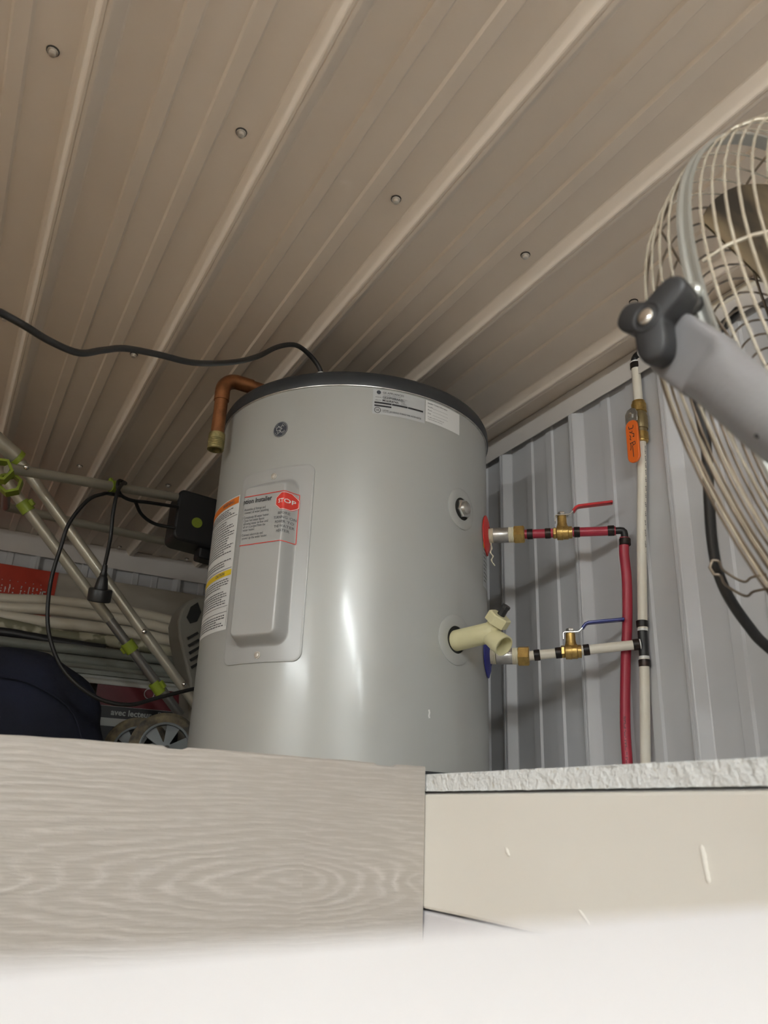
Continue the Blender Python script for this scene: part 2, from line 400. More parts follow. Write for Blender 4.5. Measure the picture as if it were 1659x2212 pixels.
# chipboard shelf top along the right wall, front edge crumbly
ch = MB(); NY = 520; zs = [SH-.0183, SH-.0175, SH-.012, SH-.006, SH-.002, SH]; ya, yb = .345, 2.70
def edge(u, k):
    y = ya+(yb-ya)*u; z = zs[k]
    n1 = noise.noise((y*60, z*150, 3)); n2 = noise.noise((y*170, z*260, 8)); n3 = noise.noise((y*9, 0, 1))
    jag = .0026*max(0, n1+.15)+.0012*n2
    x = .4835+(jag if 0 < k else 0)+(.0035*max(0, n2) if k == 5 else 0)
    return (x, y, z+(.0016*n1+.0009*n2+.0014*n3-.001 if k >= 4 else 0)+(.0006*n2 if k == 0 else 0))
vs = [edge(i/NY, k) for k in range(6) for i in range(NY+1)]; n = NY+1
fs = [(k*n+i, k*n+i+1, (k+1)*n+i+1, (k+1)*n+i) for k in range(5) for i in range(NY)]
o_ = len(vs); vs += [(.49+.001, ya+(yb-ya)*i/NY, SH-.0003) for i in range(n)]; fs += [(5*n+i, 5*n+i+1, o_+i+1, o_+i) for i in range(NY)]
ch.add(vs, fs); ch.box((.488, ya, SH-.018), (WX-.017, yb-.022, SH))
tag(ch.build('chipboard_shelf', CHIP, None, True, 50), 'rough white chipboard shelf along the right wall', 'shelf')
CHIPS = (([(.419, -.009), (.4175, -.016), (.417, -.023), (.416, -.029), (.416, -.034)], .0022), ([(.643, -.021), (.640, -.025), (.637, -.029)], .0021), ([(.548, -.063), (.541, -.068), (.535, -.073)], .0013))
beam = tag(MB().box((.4832, .345, -.0865), (.521, 2.66, .0263)).build('beam', WHITEWOOD, None, False, bevel=.003), 'thick cream painted beam directly under the chipboard shelf', 'beam')
for pts, r_ in CHIPS: MB().tube(spline([(.4834, y, z) for y, z in pts], 3), [.0003]+[r_*(.7+.5*random.random()) for _ in range(3*(len(pts)-1)-1)]+[.0003], 8).build('paint_chip', WHITEWOOD, beam)
tag(MB().box((.4845, .345, -.40), (.519, 2.66, -.0885)).build('apron_board', WHITEWOOD2, None, False, bevel=.003), 'cool white board beneath the cream beam', 'board')
tag(MB().box((-1.6, .796, SH-.018), (.4825, 2.678, SH-.0005)).build('shelf_deck', PLY, None, False), 'plywood deck carrying the stored goods behind the wood-grain plank', 'shelf')
# fascia plank: slightly uneven top edge
pl = MB(); nx_ = 220; xa, xb = -.60, .4822
def pz(x): return .0555+.0009*sin(x*9)+.0007*noise.noise((x*30, 0, 0))+(-.0022 if noise.noise((x*22, 5, 0)) > .42 else 0)
vs = []
for i in range(nx_+1):
    x = xa+(xb-xa)*i/nx_; z = pz(x); y = .785+.010*(x-.48)*0
    vs += [(x, y, -.148), (x, y, z-.0015), (x, y+.0015, z), (x, y+.0085, z), (x, y+.010, z-.0015), (x, y+.010, -.148)]
fs = []
for i in range(nx_):
    for k in range(6): fs.append((i*6+k, (i+1)*6+k, (i+1)*6+(k+1) % 6, i*6+(k+1) % 6))
fs += [tuple(reversed(range(6))), tuple(nx_*6+k for k in range(6))]
fs = [tuple(reversed(f)) for f in fs]
pl.add(vs, fs)
tag(pl.build('wood_grain_plank', GRAIN, None, True, 30), 'grey-beige wood-grain plank with a knot in front of the tank', 'plank')
for x, y, lb in ((-1.5, .90, 'front left'), (-1.5, 2.55, 'back left'), (.40, 2.55, 'back right')):
    tag(MB().box((x-.045, y-.045, -CZ), (x+.045, y+.045, SH-.0185)).build('shelf_post', PLY, None, False), 'wooden post under the plywood deck, '+lb+' corner', 'post', 'posts under the deck')
tag(MB().box((.40, .843, -CZ), (.4825, .925, SH-.0185)).build('shelf_post', PLY, None, False), 'wooden post under the plywood deck behind the plank end', 'post', 'posts under the deck')

# white cabinet right under the lens, its top edge out of focus
t = thing('white_cabinet', 'blurred white cabinet top filling the bottom of the picture', 'cabinet', (0, -.15, -CZ))
e0 = Vector((.0073, .0678, 0)); ed = Vector((.1085, .0212, 0)).normalized(); en = Vector((-ed.y, ed.x, 0))
def cab(u0, u1, w0, w1, z0, z1, nm, mt, bev=.002):
    c = e0+ed*((u0+u1)/2)+en*((w0+w1)/2); c.z = (z0+z1)/2
    return MB().obox(c, ed, en, (0, 0, 1), u1-u0, w1-w0, z1-z0).build(nm, mt, t, False, bevel=bev)
cab(-.50, .30, -.42, 0, -.030, -.0101, 'cabinet_top', GLOSSW)
cab(-.49, .29, -.41, -.01, -CZ, -.030, 'body', GLOSSW)
d1 = cab(-.49, -.052, -.432, -.412, -CZ+.06, -.04, 'door', GLOSSW); d2 = cab(-.048, .29, -.432, -.412, -CZ+.06, -.04, 'door', GLOSSW)

# ------------------------------------------------------------------ water heater
TX, TY, TR = .6046, 1.2616, .25
tank = thing('water_heater', 'grey cylindrical electric water heater with dark lid and labels', 'water heater', (TX, TY, SH))
def cyl(a, z, off=0): a = radians(a); return Vector((TX+(TR+off)*sin(a), TY-(TR+off)*cos(a), z))
Zb = (0, 0, 1)
MB().lathe((TX, TY, 0), Zb, [(.060, .246), (.0605, TR), (.662, TR), (.6625, .246)], 160).build('jacket', TANKM, tank)
MB().lathe((TX, TY, 0), Zb, [(SH, .244), (SH+.001, .249), (.0615, .2515), (.064, .2515), (.0645, .249)], 120).build('base_ring', LIDM, tank)
MB().lathe((TX, TY, 0), Zb, [(.6605, .249), (.6615, .2535), (.6645, .2545), (.6805, .2535), (.687, .2505), (.6905, .244), (.694, .20), (.696, .05), (.696, .001)], 160).build('lid', LIDM, tank)
MB().lathe((TX, TY, 0), Zb, [(.6595, .2495), (.660, .2525), (.6612, .2528), (.6618, .2495)], 160).build('rim_bead', STEEL, tank)
MB().grid(lambda a, z: cyl(a, z, .0006), [50.5, 50.8, 51.1, 51.4], [.064, .66]).build('seam', STEEL, tank)
def decal(mt, a0, a1, z0, z1, off=.0004, name='label', n=10, parent=None):
    return MB().grid(lambda a, z: cyl(a, z, off), [a0+(a1-a0)*i/n for i in range(n+1)], [z0, z1]).build(name, mt, parent or tank)
DEG = math.degrees(1/TR)
def cylfn(a0, off): return lambda u, v: cyl(a0+u*DEG, v, off)

# access panel with raised cover
AC, ZC = -56.2, .3632
def psurf(s, z, off=0):
    hw, hh, r = .0497, .134, .022
    qx, qz = abs(s)-hw+r, abs(z-ZC)-hh+r
    d = sqrt(max(qx, 0)**2+max(qz, 0)**2)+min(max(qx, qz), 0)-r
    tt = min(max(-d/.0165, 0), 1); h = tt*tt*(3-2*tt) if tt < 1 else 1
    th = s/TR; r1 = TR+.002; r2 = (TR+.002+.021)/cos(min(abs(th), .2))
    rr = r1+(r2-r1)*h+off
    return cyl(AC+math.degrees(th), z, rr-TR)
pn = MB(); loops = []
def ploop(hw, hh, r, off): return [psurf(a, ZC+b, off) for a, b in rrect_fine(hw, hh, max(r, .004), 8)]
ins = [(0, -.0022), (0, -.0002), (.001, .0002), (.004, 0)]
for a, of in ins: loops.append(ploop(.0707-a, .1568-a, .014-a, of))
for q in (.008, .013, .018): loops.append(ploop(.0707-q, .1568-q, .014, 0))
for k in range(0, 19):
    q = .0208+.0170*k/18; loops.append([psurf(a, ZC+b) for a, b in rrect_fine(.0707-q, .1568-q-.0018, max(.022-(q-.0208), .006), 8)])
vs = [p for l in loops for p in l]; n = len(loops[0])
fs = [(j*n+i, j*n+(i+1) % n, (j+1)*n+(i+1) % n, (j+1)*n+i) for j in range(len(loops)-1) for i in range(n)]+[tuple((len(loops)-1)*n+i for i in range(n))]
pn.add(vs, fs); panel = pn.build('access_panel', PANELM, tank, True, 30)
for z in (.5055, .2175):
    p = cyl(AC, z, .002); ax = p-Vector((TX, TY, z))
    MB().lathe(p, ax, [(0, .0055), (.0012, .0055), (.0013, .0042), (.003, .0036), (.0034, .0018)], 14).build('screw', SCREW, panel)
pf = lambda u, v: psurf(u, v, .0008)
BEND = [.026+.0015*k for k in range(17)]
lb = MB(); q = .0012
ribbon(lb, pf, [(-.047, .4665), (.0495, .4665)], q, 30); ribbon(lb, pf, [(-.047, .3853), (.0495, .3853)], q, 30); ribbon(lb, pf, [(.0495, .4665), (.0495, .3853)], q, 6)
lb.build('red_border', INKR, panel)
tx = MB(); put_text(tx, pf, .0145, .4545, 'Attention Installer', .0112, .02, 'RIGHT', .80, -.046); tx.build('lettering', INK, panel)
tx = MB(); y = .4425
for i, (l, ind) in enumerate((('1  Assemble all fittings and', 0), ('connect all water plumbing', .005), ('', 0), ('2  Completely fill water heater.', 0), ('Open hot water faucet', .005), ('allowing water to flow until', .005), ('all air is purged from the', .005), ('water heater.', .005), ('', 0), ('3  Connect electricity and', 0), ('power up the water heater.', .005))):
    if l: put_text(tx, pf, -.036+ind, y, l, .0058, .004, 'LEFT', .66)
    y -= .0052 if l else .0030
tx.build('small_lettering', INKG, panel)
tx = MB()
for i, l in enumerate(('BEFORE', 'TURNING ON', 'POWER TO', 'THE WATER', 'HEATER')): put_text(tx, pf, .0345, .4285-i*.0072, l, .0060, .006, 'CENTER', .72, cuts=BEND)
tx.build('small_lettering', INKG, panel)
def disc_on(fn, cu, cv, r, nseg, rot, rings=4, sx=1):
    mb = MB(); vs = [fn(cu, cv)]
    for j in range(1, rings+1):
        vs += [fn(cu+r*sx*j/rings*cos(2*pi*k/nseg+rot), cv+r*j/rings*sin(2*pi*k/nseg+rot)) for k in range(nseg)]
    fs = [(0, 1+k, 1+(k+1) % nseg) for k in range(nseg)]
    for j in range(1, rings):
        a = 1+(j-1)*nseg; b = 1+j*nseg; fs += [(a+k, b+k, b+(k+1) % nseg, a+(k+1) % nseg) for k in range(nseg)]
    return mb.add(vs, fs)
def oct_fn(u, v): return pf(.0362+u, .4505+v)
so = MB(); us_ = [-.0146+.0292*i/24 for i in range(25)]
def octh(u): return .0146 if abs(u) < .00605 else .0146-(abs(u)-.00605)
so.add([oct_fn(u, sg*octh(u)*k/4) for u in us_ for sg, k in [(-1, 4-j) for j in range(4)]+[(1, j) for j in range(5)]], [(i*9+j, (i+1)*9+j, (i+1)*9+j+1, i*9+j+1) for i in range(24) for j in range(8)])
so.build('stop_sign', INKR, panel)
ringm = MB(); ribbon(ringm, lambda u, v: psurf(u, v, .0011), [(.0362+.0149*cos(2*pi*k/8+pi/8), .4505+.0149*sin(2*pi*k/8+pi/8)) for k in range(9)], .0007); ringm.build('stop_border', INKW, panel)
tx = MB(); put_text(tx, lambda u, v: psurf(u, v, .0013), .0362, .4472, 'STOP', .0098, .015, 'CENTER', .85, cuts=BEND); tx.build('stop_lettering', INKW, panel)

# long warning label running off to the left
wl = decal(PAPER, -112, -73.6, .2645, .4905, .0004, 'warning_label', 16)
wf = cylfn(-73.6, .0008); LW = 38.4/DEG
b = MB(); b.grid(wf, [-LW+.002+(LW-.004)*i/12 for i in range(13)], [.4765, .4885]); b.build('orange_band', INKO, wl)
b = MB(); b.grid(wf, [-LW+.002+(LW-.004)*i/12 for i in range(13)], [.3535, .3630]); b.build('yellow_band', INKY, wl)
wf2 = cylfn(-73.6, .0012)
b = MB(); put_text(b, wf2, -.056, .4795, 'WARNING', .0085, .01); put_text(b, wf2, -.054, .3558, 'CAUTION', .0072, .01)
for z in (.456, .366, .303, .2935): ribbon(b, wf, [(-LW+.002, z), (-.002, z)], .0008, 16)
ribbon(b, wf, [(-.0022, .300), (-.0022, .270)], .0006, 2)
rr = random.Random(3)
for z0, z1, k in ((.473, .459, 4), (.453, .370, 19), (.350, .306, 11), (.290, .270, 5)):
    for i in range(k):
        z = z0-(z0-z1)*(i+.5)/k
        if rr.random() < .12: continue
        u = -LW+.006; ind = rr.choice((0, 0, 0, .008)); end = -.006-rr.random()*rr.choice((.004, .03))
        u += ind
        while u < end:
            l = .003+rr.random()*.006; ribbon(b, wf, [(u, z), (min(u+l, end), z)], .0017, 2); u += l+.0016
b.build('small_lettering', INKG, wl)

# rating plate and installer card just under the lid
l1 = decal(PAPER2, -20.2, .9, .6125, .6575, .0004, 'rating_label')
f1 = cylfn(-20.2, .0008); b = MB()
put_text(b, f1, .016, .6510, 'GE APPLIANCES', .0052, 0); put_text(b, f1, .016, .6478, 'a Haier company   Louisville, KY 40225', .0020, 0)
put_text(b, f1, .016, .6420, 'GE20P08BAR01', .0058, .012, 'LEFT', .95); put_text(b, f1, .016, .6363, 'MS60R874A', .0058, .012, 'LEFT', .95)
put_text(b, f1, .004, .6425, 'MODEL NO', .0020); put_text(b, f1, .004, .6370, 'SERIAL NO', .0020)
for k in range(4): put_text(b, f1, .048, .6450-.003*k, ('240 VOLTS', 'SINGLE', 'PHASE', '60 HERTZ')[k], .0022)
put_text(b, f1, .017, .6190, 'LISTED', .0034, .01); put_text(b, f1, .017, .6165, 'WATER HEATER', .0018)
put_text(b, f1, .029, .6176, 'HOUSEHOLD STORAGE TANK WATER HEATER', .0040, .006, 'LEFT', .66)
for (u0, u1, z0, z1) in ((.003, .0315, .6315, .6345), (.0325, .0595, .6315, .6345), (.0605, .0885, .6315, .6345), (.003, .0315, .6262, .6290)):
    b.grid(f1, [u0+(u1-u0)*i/4 for i in range(5)], [z0, z1])
ribbon(b, f1, [(.0085+.005*cos(2*pi*k/20), .6195+.005*sin(2*pi*k/20)) for k in range(21)], .0009, 1); put_text(b, f1, .0058, .6180, 'UL', .0048, .02)
b.build('lettering', INK, l1)
disc_on(f1, .0095, .6522, .0036, 20, 0, 2).build('maker_badge', LOGOD, l1)
l2 = decal(PAPER, 1.25, 19.2, .6175, .6575, .0004, 'installer_card')
f2 = cylfn(1.25, .0008); b = MB(); put_text(b, f2, .004, .6515, 'Installer Contact Information', .0042, .008, 'LEFT', .85)
for k, l in enumerate(('Installer', 'Phone', 'Date')): put_text(b, f2, .004, .6450-.0062*k, l, .0034); ribbon(b, f2, [(.014, .6447-.0062*k), (.048, .6447-.0062*k)], .0003, 4)
put_text(b, f2, .004, .6262, 'To register product or for assistance call', .0026, 0, 'LEFT', .8); put_text(b, f2, .004, .6222, '* Keep this information with the unit', .0026, 0, 'LEFT', .8)
b.build('lettering', INKG, l2)

# round maker's monogram above the panel
fb = cylfn(-55.6, .0006); ZL = .590
bd = disc_on(fb, 0, ZL, .0142, 28, 0, 3).build('maker_badge', LOGOD, tank)
fb2 = cylfn(-55.6, .0011); b = MB()
ribbon(b, fb2, [(.0131*cos(2*pi*k/32), ZL+.0131*sin(2*pi*k/32)) for k in range(33)], .0007, 1)
def arc(cx, cy, r, a0, a1, n=10): return [(cx+r*cos(radians(a0+(a1-a0)*k/n)), ZL+cy+r*sin(radians(a0+(a1-a0)*k/n))) for k in range(n+1)]
for k in range(4):                       # the swashes at the rim
    a = 45+90*k; ribbon(b, fb2, arc(0, 0, .0108, a-20, a+14), .0006, 1); ribbon(b, fb2, arc(.0094*cos(radians(a+14)), .0094*sin(radians(a+14)), .0013, a+14, a+194, 6), .0006, 1)
ribbon(b, fb2, arc(-.0037, .0008, .0036, 60, 330), .0013, 1); ribbon(b, fb2, [(-.0006, ZL-.001), (.0000, ZL-.005), (-.003, ZL-.0068), (-.0058, ZL-.0052)], .0012, 2); ribbon(b, fb2, [(-.005, ZL+.0065), (-.0015, ZL+.0048), (.0005, ZL+.0008)], .0012, 2)
ribbon(b, fb2, arc(.0040, .0032, .0027, 20, 270, 8), .0013, 1); ribbon(b, fb2, arc(.0042, -.0030, .0034, 90, 330, 8), .0013, 1)
b.build('monogram', LOGOG, bd)

def radial(a): return Vector((sin(radians(a)), -cos(radians(a)), 0))
def tangent(a): return Vector((cos(radians(a)), sin(radians(a)), 0))
def collar(a, z, rin, rout, mt, name, off=.0025, parent=tank, n=40):
    mb = MB(); vs = []; prof = [(rout, -.001), (rout, off*.55), (rout-.002, off), (rin+.002, off), (rin, off*.7), (rin, -.012)]
    for r, of in prof:
        for k in range(n):
            an = 2*pi*k/n; u = r*cos(an); vs.append(cyl(a+u*DEG, z+r*sin(an), of))
    fs = [(j*n+k, j*n+(k+1) % n, (j+1)*n+(k+1) % n, (j+1)*n+k) for j in range(len(prof)-1) for k in range(n)]
    return mb.add(vs, fs).build(name, mt, parent)
# anode rod port
po = collar(20.9, .484, .0195, .0355, TANKM, 'port_collar')
disc_on(cylfn(20.9, .0003), 0, .484, .0198, 30, 0, 2).build('port_hole', BLACKHOLE, po)  # flat black disc across the hole
p = cyl(20.9, .484, -.004)
MB().lathe(p, radial(20.9), [(0, .0165), (.010, .0165), (.012, .0150), (.0122, .001)], 6, rot=.25).build('hex_plug', CHROME, po, True, 20)
MB().lathe(p+radial(20.9)*.0118, radial(20.9), [(0, .0115), (.004, .0105), (.006, .0075), (.0068, .001)], 24).build('plug_dome', STEEL, po)
# drain valve port
dp = collar(17.7, .262, .0215, .0395, TANKM, 'port_collar')
disc_on(cylfn(17.7, .0003), 0, .262, .0218, 30, 0, 2).build('port_hole', BLACKHOLE, dp)  # flat black disc across the hole
# small low label and a paint chip on the jacket
sl = decal(PAPER2, 40.5, 50.2, .375, .455, .0004, 'care_label', 4); b = MB(); fq = cylfn(40.5, .0008)
for i in range(9): ribbon(b, fq, [(.004, .442-.007*i), (.036-.008*(i % 3), .442-.007*i)], .0018, 3)
b.build('small_lettering', INKG, sl); b = MB(); b.grid(fq, [.002, .02, .040], [.445, .453]); b.build('yellow_band', INKY, sl)
b = MB(); ribbon(b, cylfn(4.9, .0006), [(0, .150), (.0012, .146), (.0002, .141), (.0014, .138)], .0028, 2); b.build('paint_chip', INKW, tank)

# cream drain valve
rd = radial(17.7); tg = tangent(17.7)
dv = thing('drain_valve', 'cream plastic drain valve with black stem on the tank side', 'valve', tuple(cyl(17.7, .25, .01)))
p0 = cyl(17.7, .2600, -.010); p1 = p0+rd*.082+Vector((0, 0, .006))
MB().lathe(p0, (p1-p0), [(0, .0165), (.055, .0158), (.080, .0158), (.086, .012)], 28).build('body', NYLON, dv)
vw = Vector((.575, .776, .26)).normalized(); ir = Vector((.80, -.60, 0)).normalized(); iu = ir.cross(vw)*-1 if ir.cross(vw).z < 0 else ir.cross(vw)
ax = (ir*.50+iu*.80-vw*.22).normalized(); j = p0+rd*.074+Vector((0, 0, .004))
MB().lathe(j-ax*.004, ax, [(0, .0130), (.018, .0125), (.020, .0115)], 20).build('neck', NYLON, dv)
cp = MB().lathe(j+ax*.0175, ax, [(0, .0175), (.0005, .0185), (.014, .0185), (.0158, .0165), (.016, .001)], 6, rot=.35).build('hex_cap', NYLON, dv, True, 20)
MB().lathe(j+ax*.0333, ax, [(0, .0062), (.012, .0060), (.0125, .0068), (.017, .0066), (.0172, .001)], 8).build('stem', BLACKM, dv)
oa = (ir*.62-iu*.42-vw*.66).normalized()
ol = MB(); x_, y_, a_ = frame(oa)
ol.lathe(j+Vector((0, 0, -.003))-oa*.004, oa, [(0, .0125), (.010, .0140), (.024, .0158), (.038, .0160), (.0382, .0142), (.020, .0125), (.0198, .001)], 28)
ol.build('outlet', NYLON, dv)

# ------------------------------------------------------------------ plumbing on the right
PD = Vector((sin(radians(132)), cos(radians(132)), 0)); PT = Vector((PD.y*-1, PD.x, 0))
P0 = Vector((TX, TY, 0))+PD*TR
AP = 48.0                                    # azimuth of the two connections on the tank
def ph(L, z): q = P0+PD*L; q.z = z; return q
def hexnut(mb, p, ax, l, r, rot=0): return mb.lathe(p, ax, [(0, r*.86), (.0015, r), (l-.0015, r), (l, r*.86)], 6, rot=rot)
def connector(z, dL, plate_m, lbl, plate_lbl):
    pm = MB(); n = 40; vs = []                          # domed escutcheon that hugs the jacket
    prof = [(.0365, .0008), (.0362, .0026), (.025, .0060), (.0165, .0068), (.0150, .0045)]
    for r, of in prof:
        for k in range(n):
            an = 2*pi*k/n; vs.append(cyl(AP+r*cos(an)*DEG, z+r*sin(an), of))
    pm.add(vs, [(j*n+k, j*n+(k+1) % n, (j+1)*n+(k+1) % n, (j+1)*n+k) for j in range(len(prof)-1) for k in range(n)])
    tag(pm.build('escutcheon', plate_m, None), plate_lbl, 'plate')
    t = thing('pipe_connector', lbl, 'connector', tuple(ph(.012, z-.014)))
    a = .0075
    MB().lathe(ph(a-.01, z), PD, [(0, .0128), (.0125, .0128)]+[x for i in range(4) for x in ((.0125+i*.0014, .0135), (.0132+i*.0014, .0127))], 24, caps=True).build('thread', TEFLON, t)
    MB().lathe(ph(.0135+dL, z), PD, [(0, .0128), (.0008, .0137), (.0265, .0137), (.0275, .0130)], 28).build('sleeve', STEEL, t)
    MB().lathe(ph(.0405+dL, z), PD, [(0, .0130)]+[x for i in range(5) for x in ((.0003+i*.0019, .0142), (.0012+i*.0019, .0133))]+[(.0105, .0138)], 24).build('thread_tape', TEFLON, t)
    if plate_m is REDP:
        b_ = ph(.0085, z-.0135)
        MB().tube(spline([b_, b_+Vector((.002, 0, -.010)), b_+Vector((-.001, 0, -.018)), b_+Vector((.003, -.002, -.025)), b_+Vector((.001, 0, -.032)), b_+Vector((.006, -.003, -.042))], 4), [.0016, .0012, .0008, .0014]*5+[.0008], 6).build('loose_tape', TEFLON, t)
    hexnut(MB(), ph(.0495+dL, z), PD, .0190, .0172, .3).build('hex_nut', BRASS, t, True, 20)
    return t
connector(.4755, 0, REDP, 'steel and brass connector on the tank at the red pipe', 'round red plate where the hot pipe leaves the tank')
connector(.2605, .002, BLUEP, 'steel and brass connector on the tank at the lower white branch', 'round blue plate where the cold pipe enters the tank')
def crimp(mb_parent, p, ax, l=.010, r=.0093): return MB().lathe(p, ax, [(0, r-.0006), (.0006, r), (l-.0006, r), (l, r-.0006)], 22).build('crimp_ring', CRIMP, mb_parent)

def ball_valve(z0, z1, L0, lev_m, lbl, name='ball_valve'):
    """small brass ball valve in the pipe between L0 and L0+.032, lever lying along the pipe"""
    c = ph(L0+.016, (z0+z1)/2); d = (ph(.2, z0+(z1-z0)*1.0)-ph(.1, z0+(z1-z0)*.5)).normalized()
    t = thing(name, lbl, 'valve', (c.x, c.y, c.z-.013))
    hexnut(MB(), c-d*.0165, d, .007, .0105, .5).build('hex_end', BRASS, t, True, 20)
    MB().lathe(c-d*.0098, d, [(0, .009), (.0006, .0128), (.0105, .0132), (.0108, .0124), (.0195, .0124), (.0205, .0108), (.0262, .0108), (.0265, .008)], 28).build('body', BRASS, t)
    u = Vector((0, 0, 1))
    MB().lathe(c+u*.008, u, [(0, .0100), (.010, .0082), (.0215, .0080), (.0222, .0070)], 24).build('bonnet', BRASS, t)
    q = c+u*.0305
    MB().lathe(q-u*.001, u, [(0, .0045), (.0045, .0045), (.0046, .001)], 12).build('stem', BRASS, t)
    hexnut(MB(), q+u*.0024, u, .0052, .0072).build('stem_nut', CHROME, t, True, 20)
    s_ = PT
    def strip(pts, w, th, nm, mt, bev):
        mb = MB(); 
        vs = []
        for i, (a, h) in enumerate(pts):
            p_, n_ = pts[max(i-1, 0)], pts[min(i+1, len(pts)-1)]; l = sqrt((n_[0]-p_[0])**2+(n_[1]-p_[1])**2); nn = (-(n_[1]-p_[1])/l, (n_[0]-p_[0])/l)
            for sg, tg_ in ((-1, -1), (1, -1), (1, 1), (-1, 1)):
                vs.append(q+PD*(a+nn[0]*th/2*tg_)+u*(h+nn[1]*th/2*tg_)+s_*(w/2*sg))
        k = len(pts); fs = [(0, 3, 2, 1), tuple((k-1)*4+i for i in range(4))]
        fs += [(i*4+j, i*4+(j+1) % 4, (i+1)*4+(j+1) % 4, (i+1)*4+j) for i in range(k-1) for j in range(4)]
        return mb.add(vs, fs).build(nm, mt, t, True, 40, bevel=bev)
    strip([(-.0115, -.011), (-.0112, -.001), (-.009, .0010), (.010, .0010), (.0145, .0022), (.0205, .0080)], .013, .0018, 'lever_plate', CHROME, .0005)
    strip([(.0195, .0072), (.0255, .0150), (.0300, .0170), (.060, .0195), (.0865, .0215), (.0880, .0216)], .0135, .0046, 'lever_grip', lev_m, .0018)
    return t
# hot run
zr = .4755
hp = thing('hot_water_pipe', 'dark red plastic pipe run that drops down the wall', 'pipe', (.969, .965, .06))
MB().tube([ph(.064, zr), ph(.1185, zr)], .0081, 16).build('pipe', REDPEX, hp)
MB().tube([ph(.1505, zr), ph(.2225, zr-.0005)], .0081, 16).build('pipe', REDPEX, hp)
for L in (.0725, .1035): crimp(hp, ph(L, zr), PD)
crimp(hp, ph(.153, zr), PD, .010); crimp(hp, ph(.2095, zr), PD, .011)
el = ph(.2365, zr-.0005)
MB().tube([ph(.2205, zr-.0005), ph(.230, zr-.0005), ph(.2345, zr-.0012), ph(.2362, zr-.003), ph(.2368, zr-.008), ph(.2368, zr-.017)], .0062, 16).build('elbow', BLACKM, hp)
red_path = [el+Vector((0, 0, -.013)), (.9665, .940, .435), (.969, .941, .39), (.9715, .949, .321), (.9725, .9605, .253), (.9715, .970, .158), (.970, .970, .094), (.970, .969, .047)]
MB().tube(spline(red_path, 8), .0083, 16).build('pipe', REDPEX, hp)
crimp(hp, el+Vector((.0001, 0, -.027)), (0.03, 0, 1), .0115, .0097)
pt = [Vector(p) for p in spline(red_path, 8)]
b = MB(); rr = random.Random(5)
vdir = Vector((-.72, -.69, 0)); vr = Vector((.69, -.72, 0))
for i in range(30):                               # faded print down the lower part
    z = .165-.0024*i; k = min(range(len(pt)), key=lambda q_: abs(pt[q_].z-z)); c_ = pt[k]
    for r_ in range(2):
        if rr.random() < .35: continue
        c2 = Vector((c_.x, c_.y, z))+vdir*.00842+vr*(-.0012+.0016*r_)
        b.obox(c2, vr, (0, 0, 1), vdir, .0011, .0015, .0001)
b.build('printing', INK, hp)
ball_valve(zr, zr, .1175, LEVRED, 'brass ball valve with red lever in the red pipe')
# cold branch
z0, z1 = .2605, .2785
def zc(L): return z0+(z1-z0)*max(0, min(1, (L-.07)/.18))
cpi = thing('cold_water_pipe', 'cream white plastic pipe climbing the wall with a side branch to the tank', 'pipe', (.983, .945, .05))
MB().tube([ph(.067, z0), ph(.125, zc(.125))], .0080, 16).build('pipe', WHITEPEX, cpi)
MB().tube([ph(.155, zc(.155)), ph(.246, zc(.246))], .0080, 16).build('pipe', WHITEPEX, cpi)
bd_ = (ph(.25, z1)-ph(.07, z0)).normalized()
for L in (.078, .113, .158, .237): crimp(cpi, ph(L, zc(L)), bd_)
te = Vector((.983, .929, .2795))
MB().tube([ph(.244, zc(.244)), (te.x-.004, te.y+.003, te.z), te], .0066, 14).build('tee', BLACKM, cpi)
MB().tube([te+Vector((0, .001, -.024)), te+Vector((0, 0, .024))], .0078, 16).build('tee', BLACKM, cpi)
MB().tube([ph(.2475, zc(.2475)), ph(.2490, zc(.249))], .0085, 16).build('stop_ring', INKW, cpi)
for s_ in (-1, 1): MB().lathe(te+Vector((0, -.0008*s_, .0225*s_-.0010)), (0, 0, 1), [(0, .0084), (.0036, .0084)], 18).build('stop_ring', INKW, cpi)
lo_p = [te+Vector((0, .001, -.022)), (.983, .935, .199), (.983, .944, .101), (.983, .947, .047)]
hi_p = [te+Vector((0, -.001, .022)), (.983, .924, .349), (.983, .913, .468), (.983, .902, .56), (.983, .8955, .635)]
MB().tube(spline(lo_p, 6), .0082, 16).build('pipe', WHITEPEX, cpi); MB().tube(spline(hi_p, 6), .0080, 16).build('pipe', WHITEPEX, cpi)
crimp(cpi, te+Vector((0, .0008, -.0365)), (0, 0, 1), .011, .0097); crimp(cpi, te+Vector((0, -.0008, .0275)), (0, 0, 1), .011, .0097)
MB().tube([(.983, .8945, .712), (.9825, .8935, .760), (.982, .8930, .788)], .0080, 16).build('pipe', WHITEPEX, cpi)
crimp(cpi, Vector((.982, .893, .777)), (0, 0, 1), .0115, .0097)
MB().lathe((.982, .893, .7885), (0, 0, 1), [(0, .0086), (.003, .0086)], 18).build('stop_ring', INKW, cpi)
EP = [(.982, .893, .790), (.982, .8925, .7945), (.982, .890, .7985), (.982, .885, .8005), (.982, .868, .8010)]
MB().tube(spline(EP, 5), .0078, 16).build('elbow', BLACKM, cpi)
MB().lathe((.982, .879, .8008), (0, -1, 0), [(0, .0086), (.003, .0086)], 18).build('stop_ring', INKW, cpi)
crimp(cpi, Vector((.982, .8745, .801)), (0, -1, 0), .0105, .0097)
MB().tube([(.982, .870, .801), (.982, .60, .801)], .0080, 16).build('pipe', WHITEPEX, cpi)
b = MB(); rr = random.Random(9); pt = [Vector(p) for p in spline(hi_p, 6)]
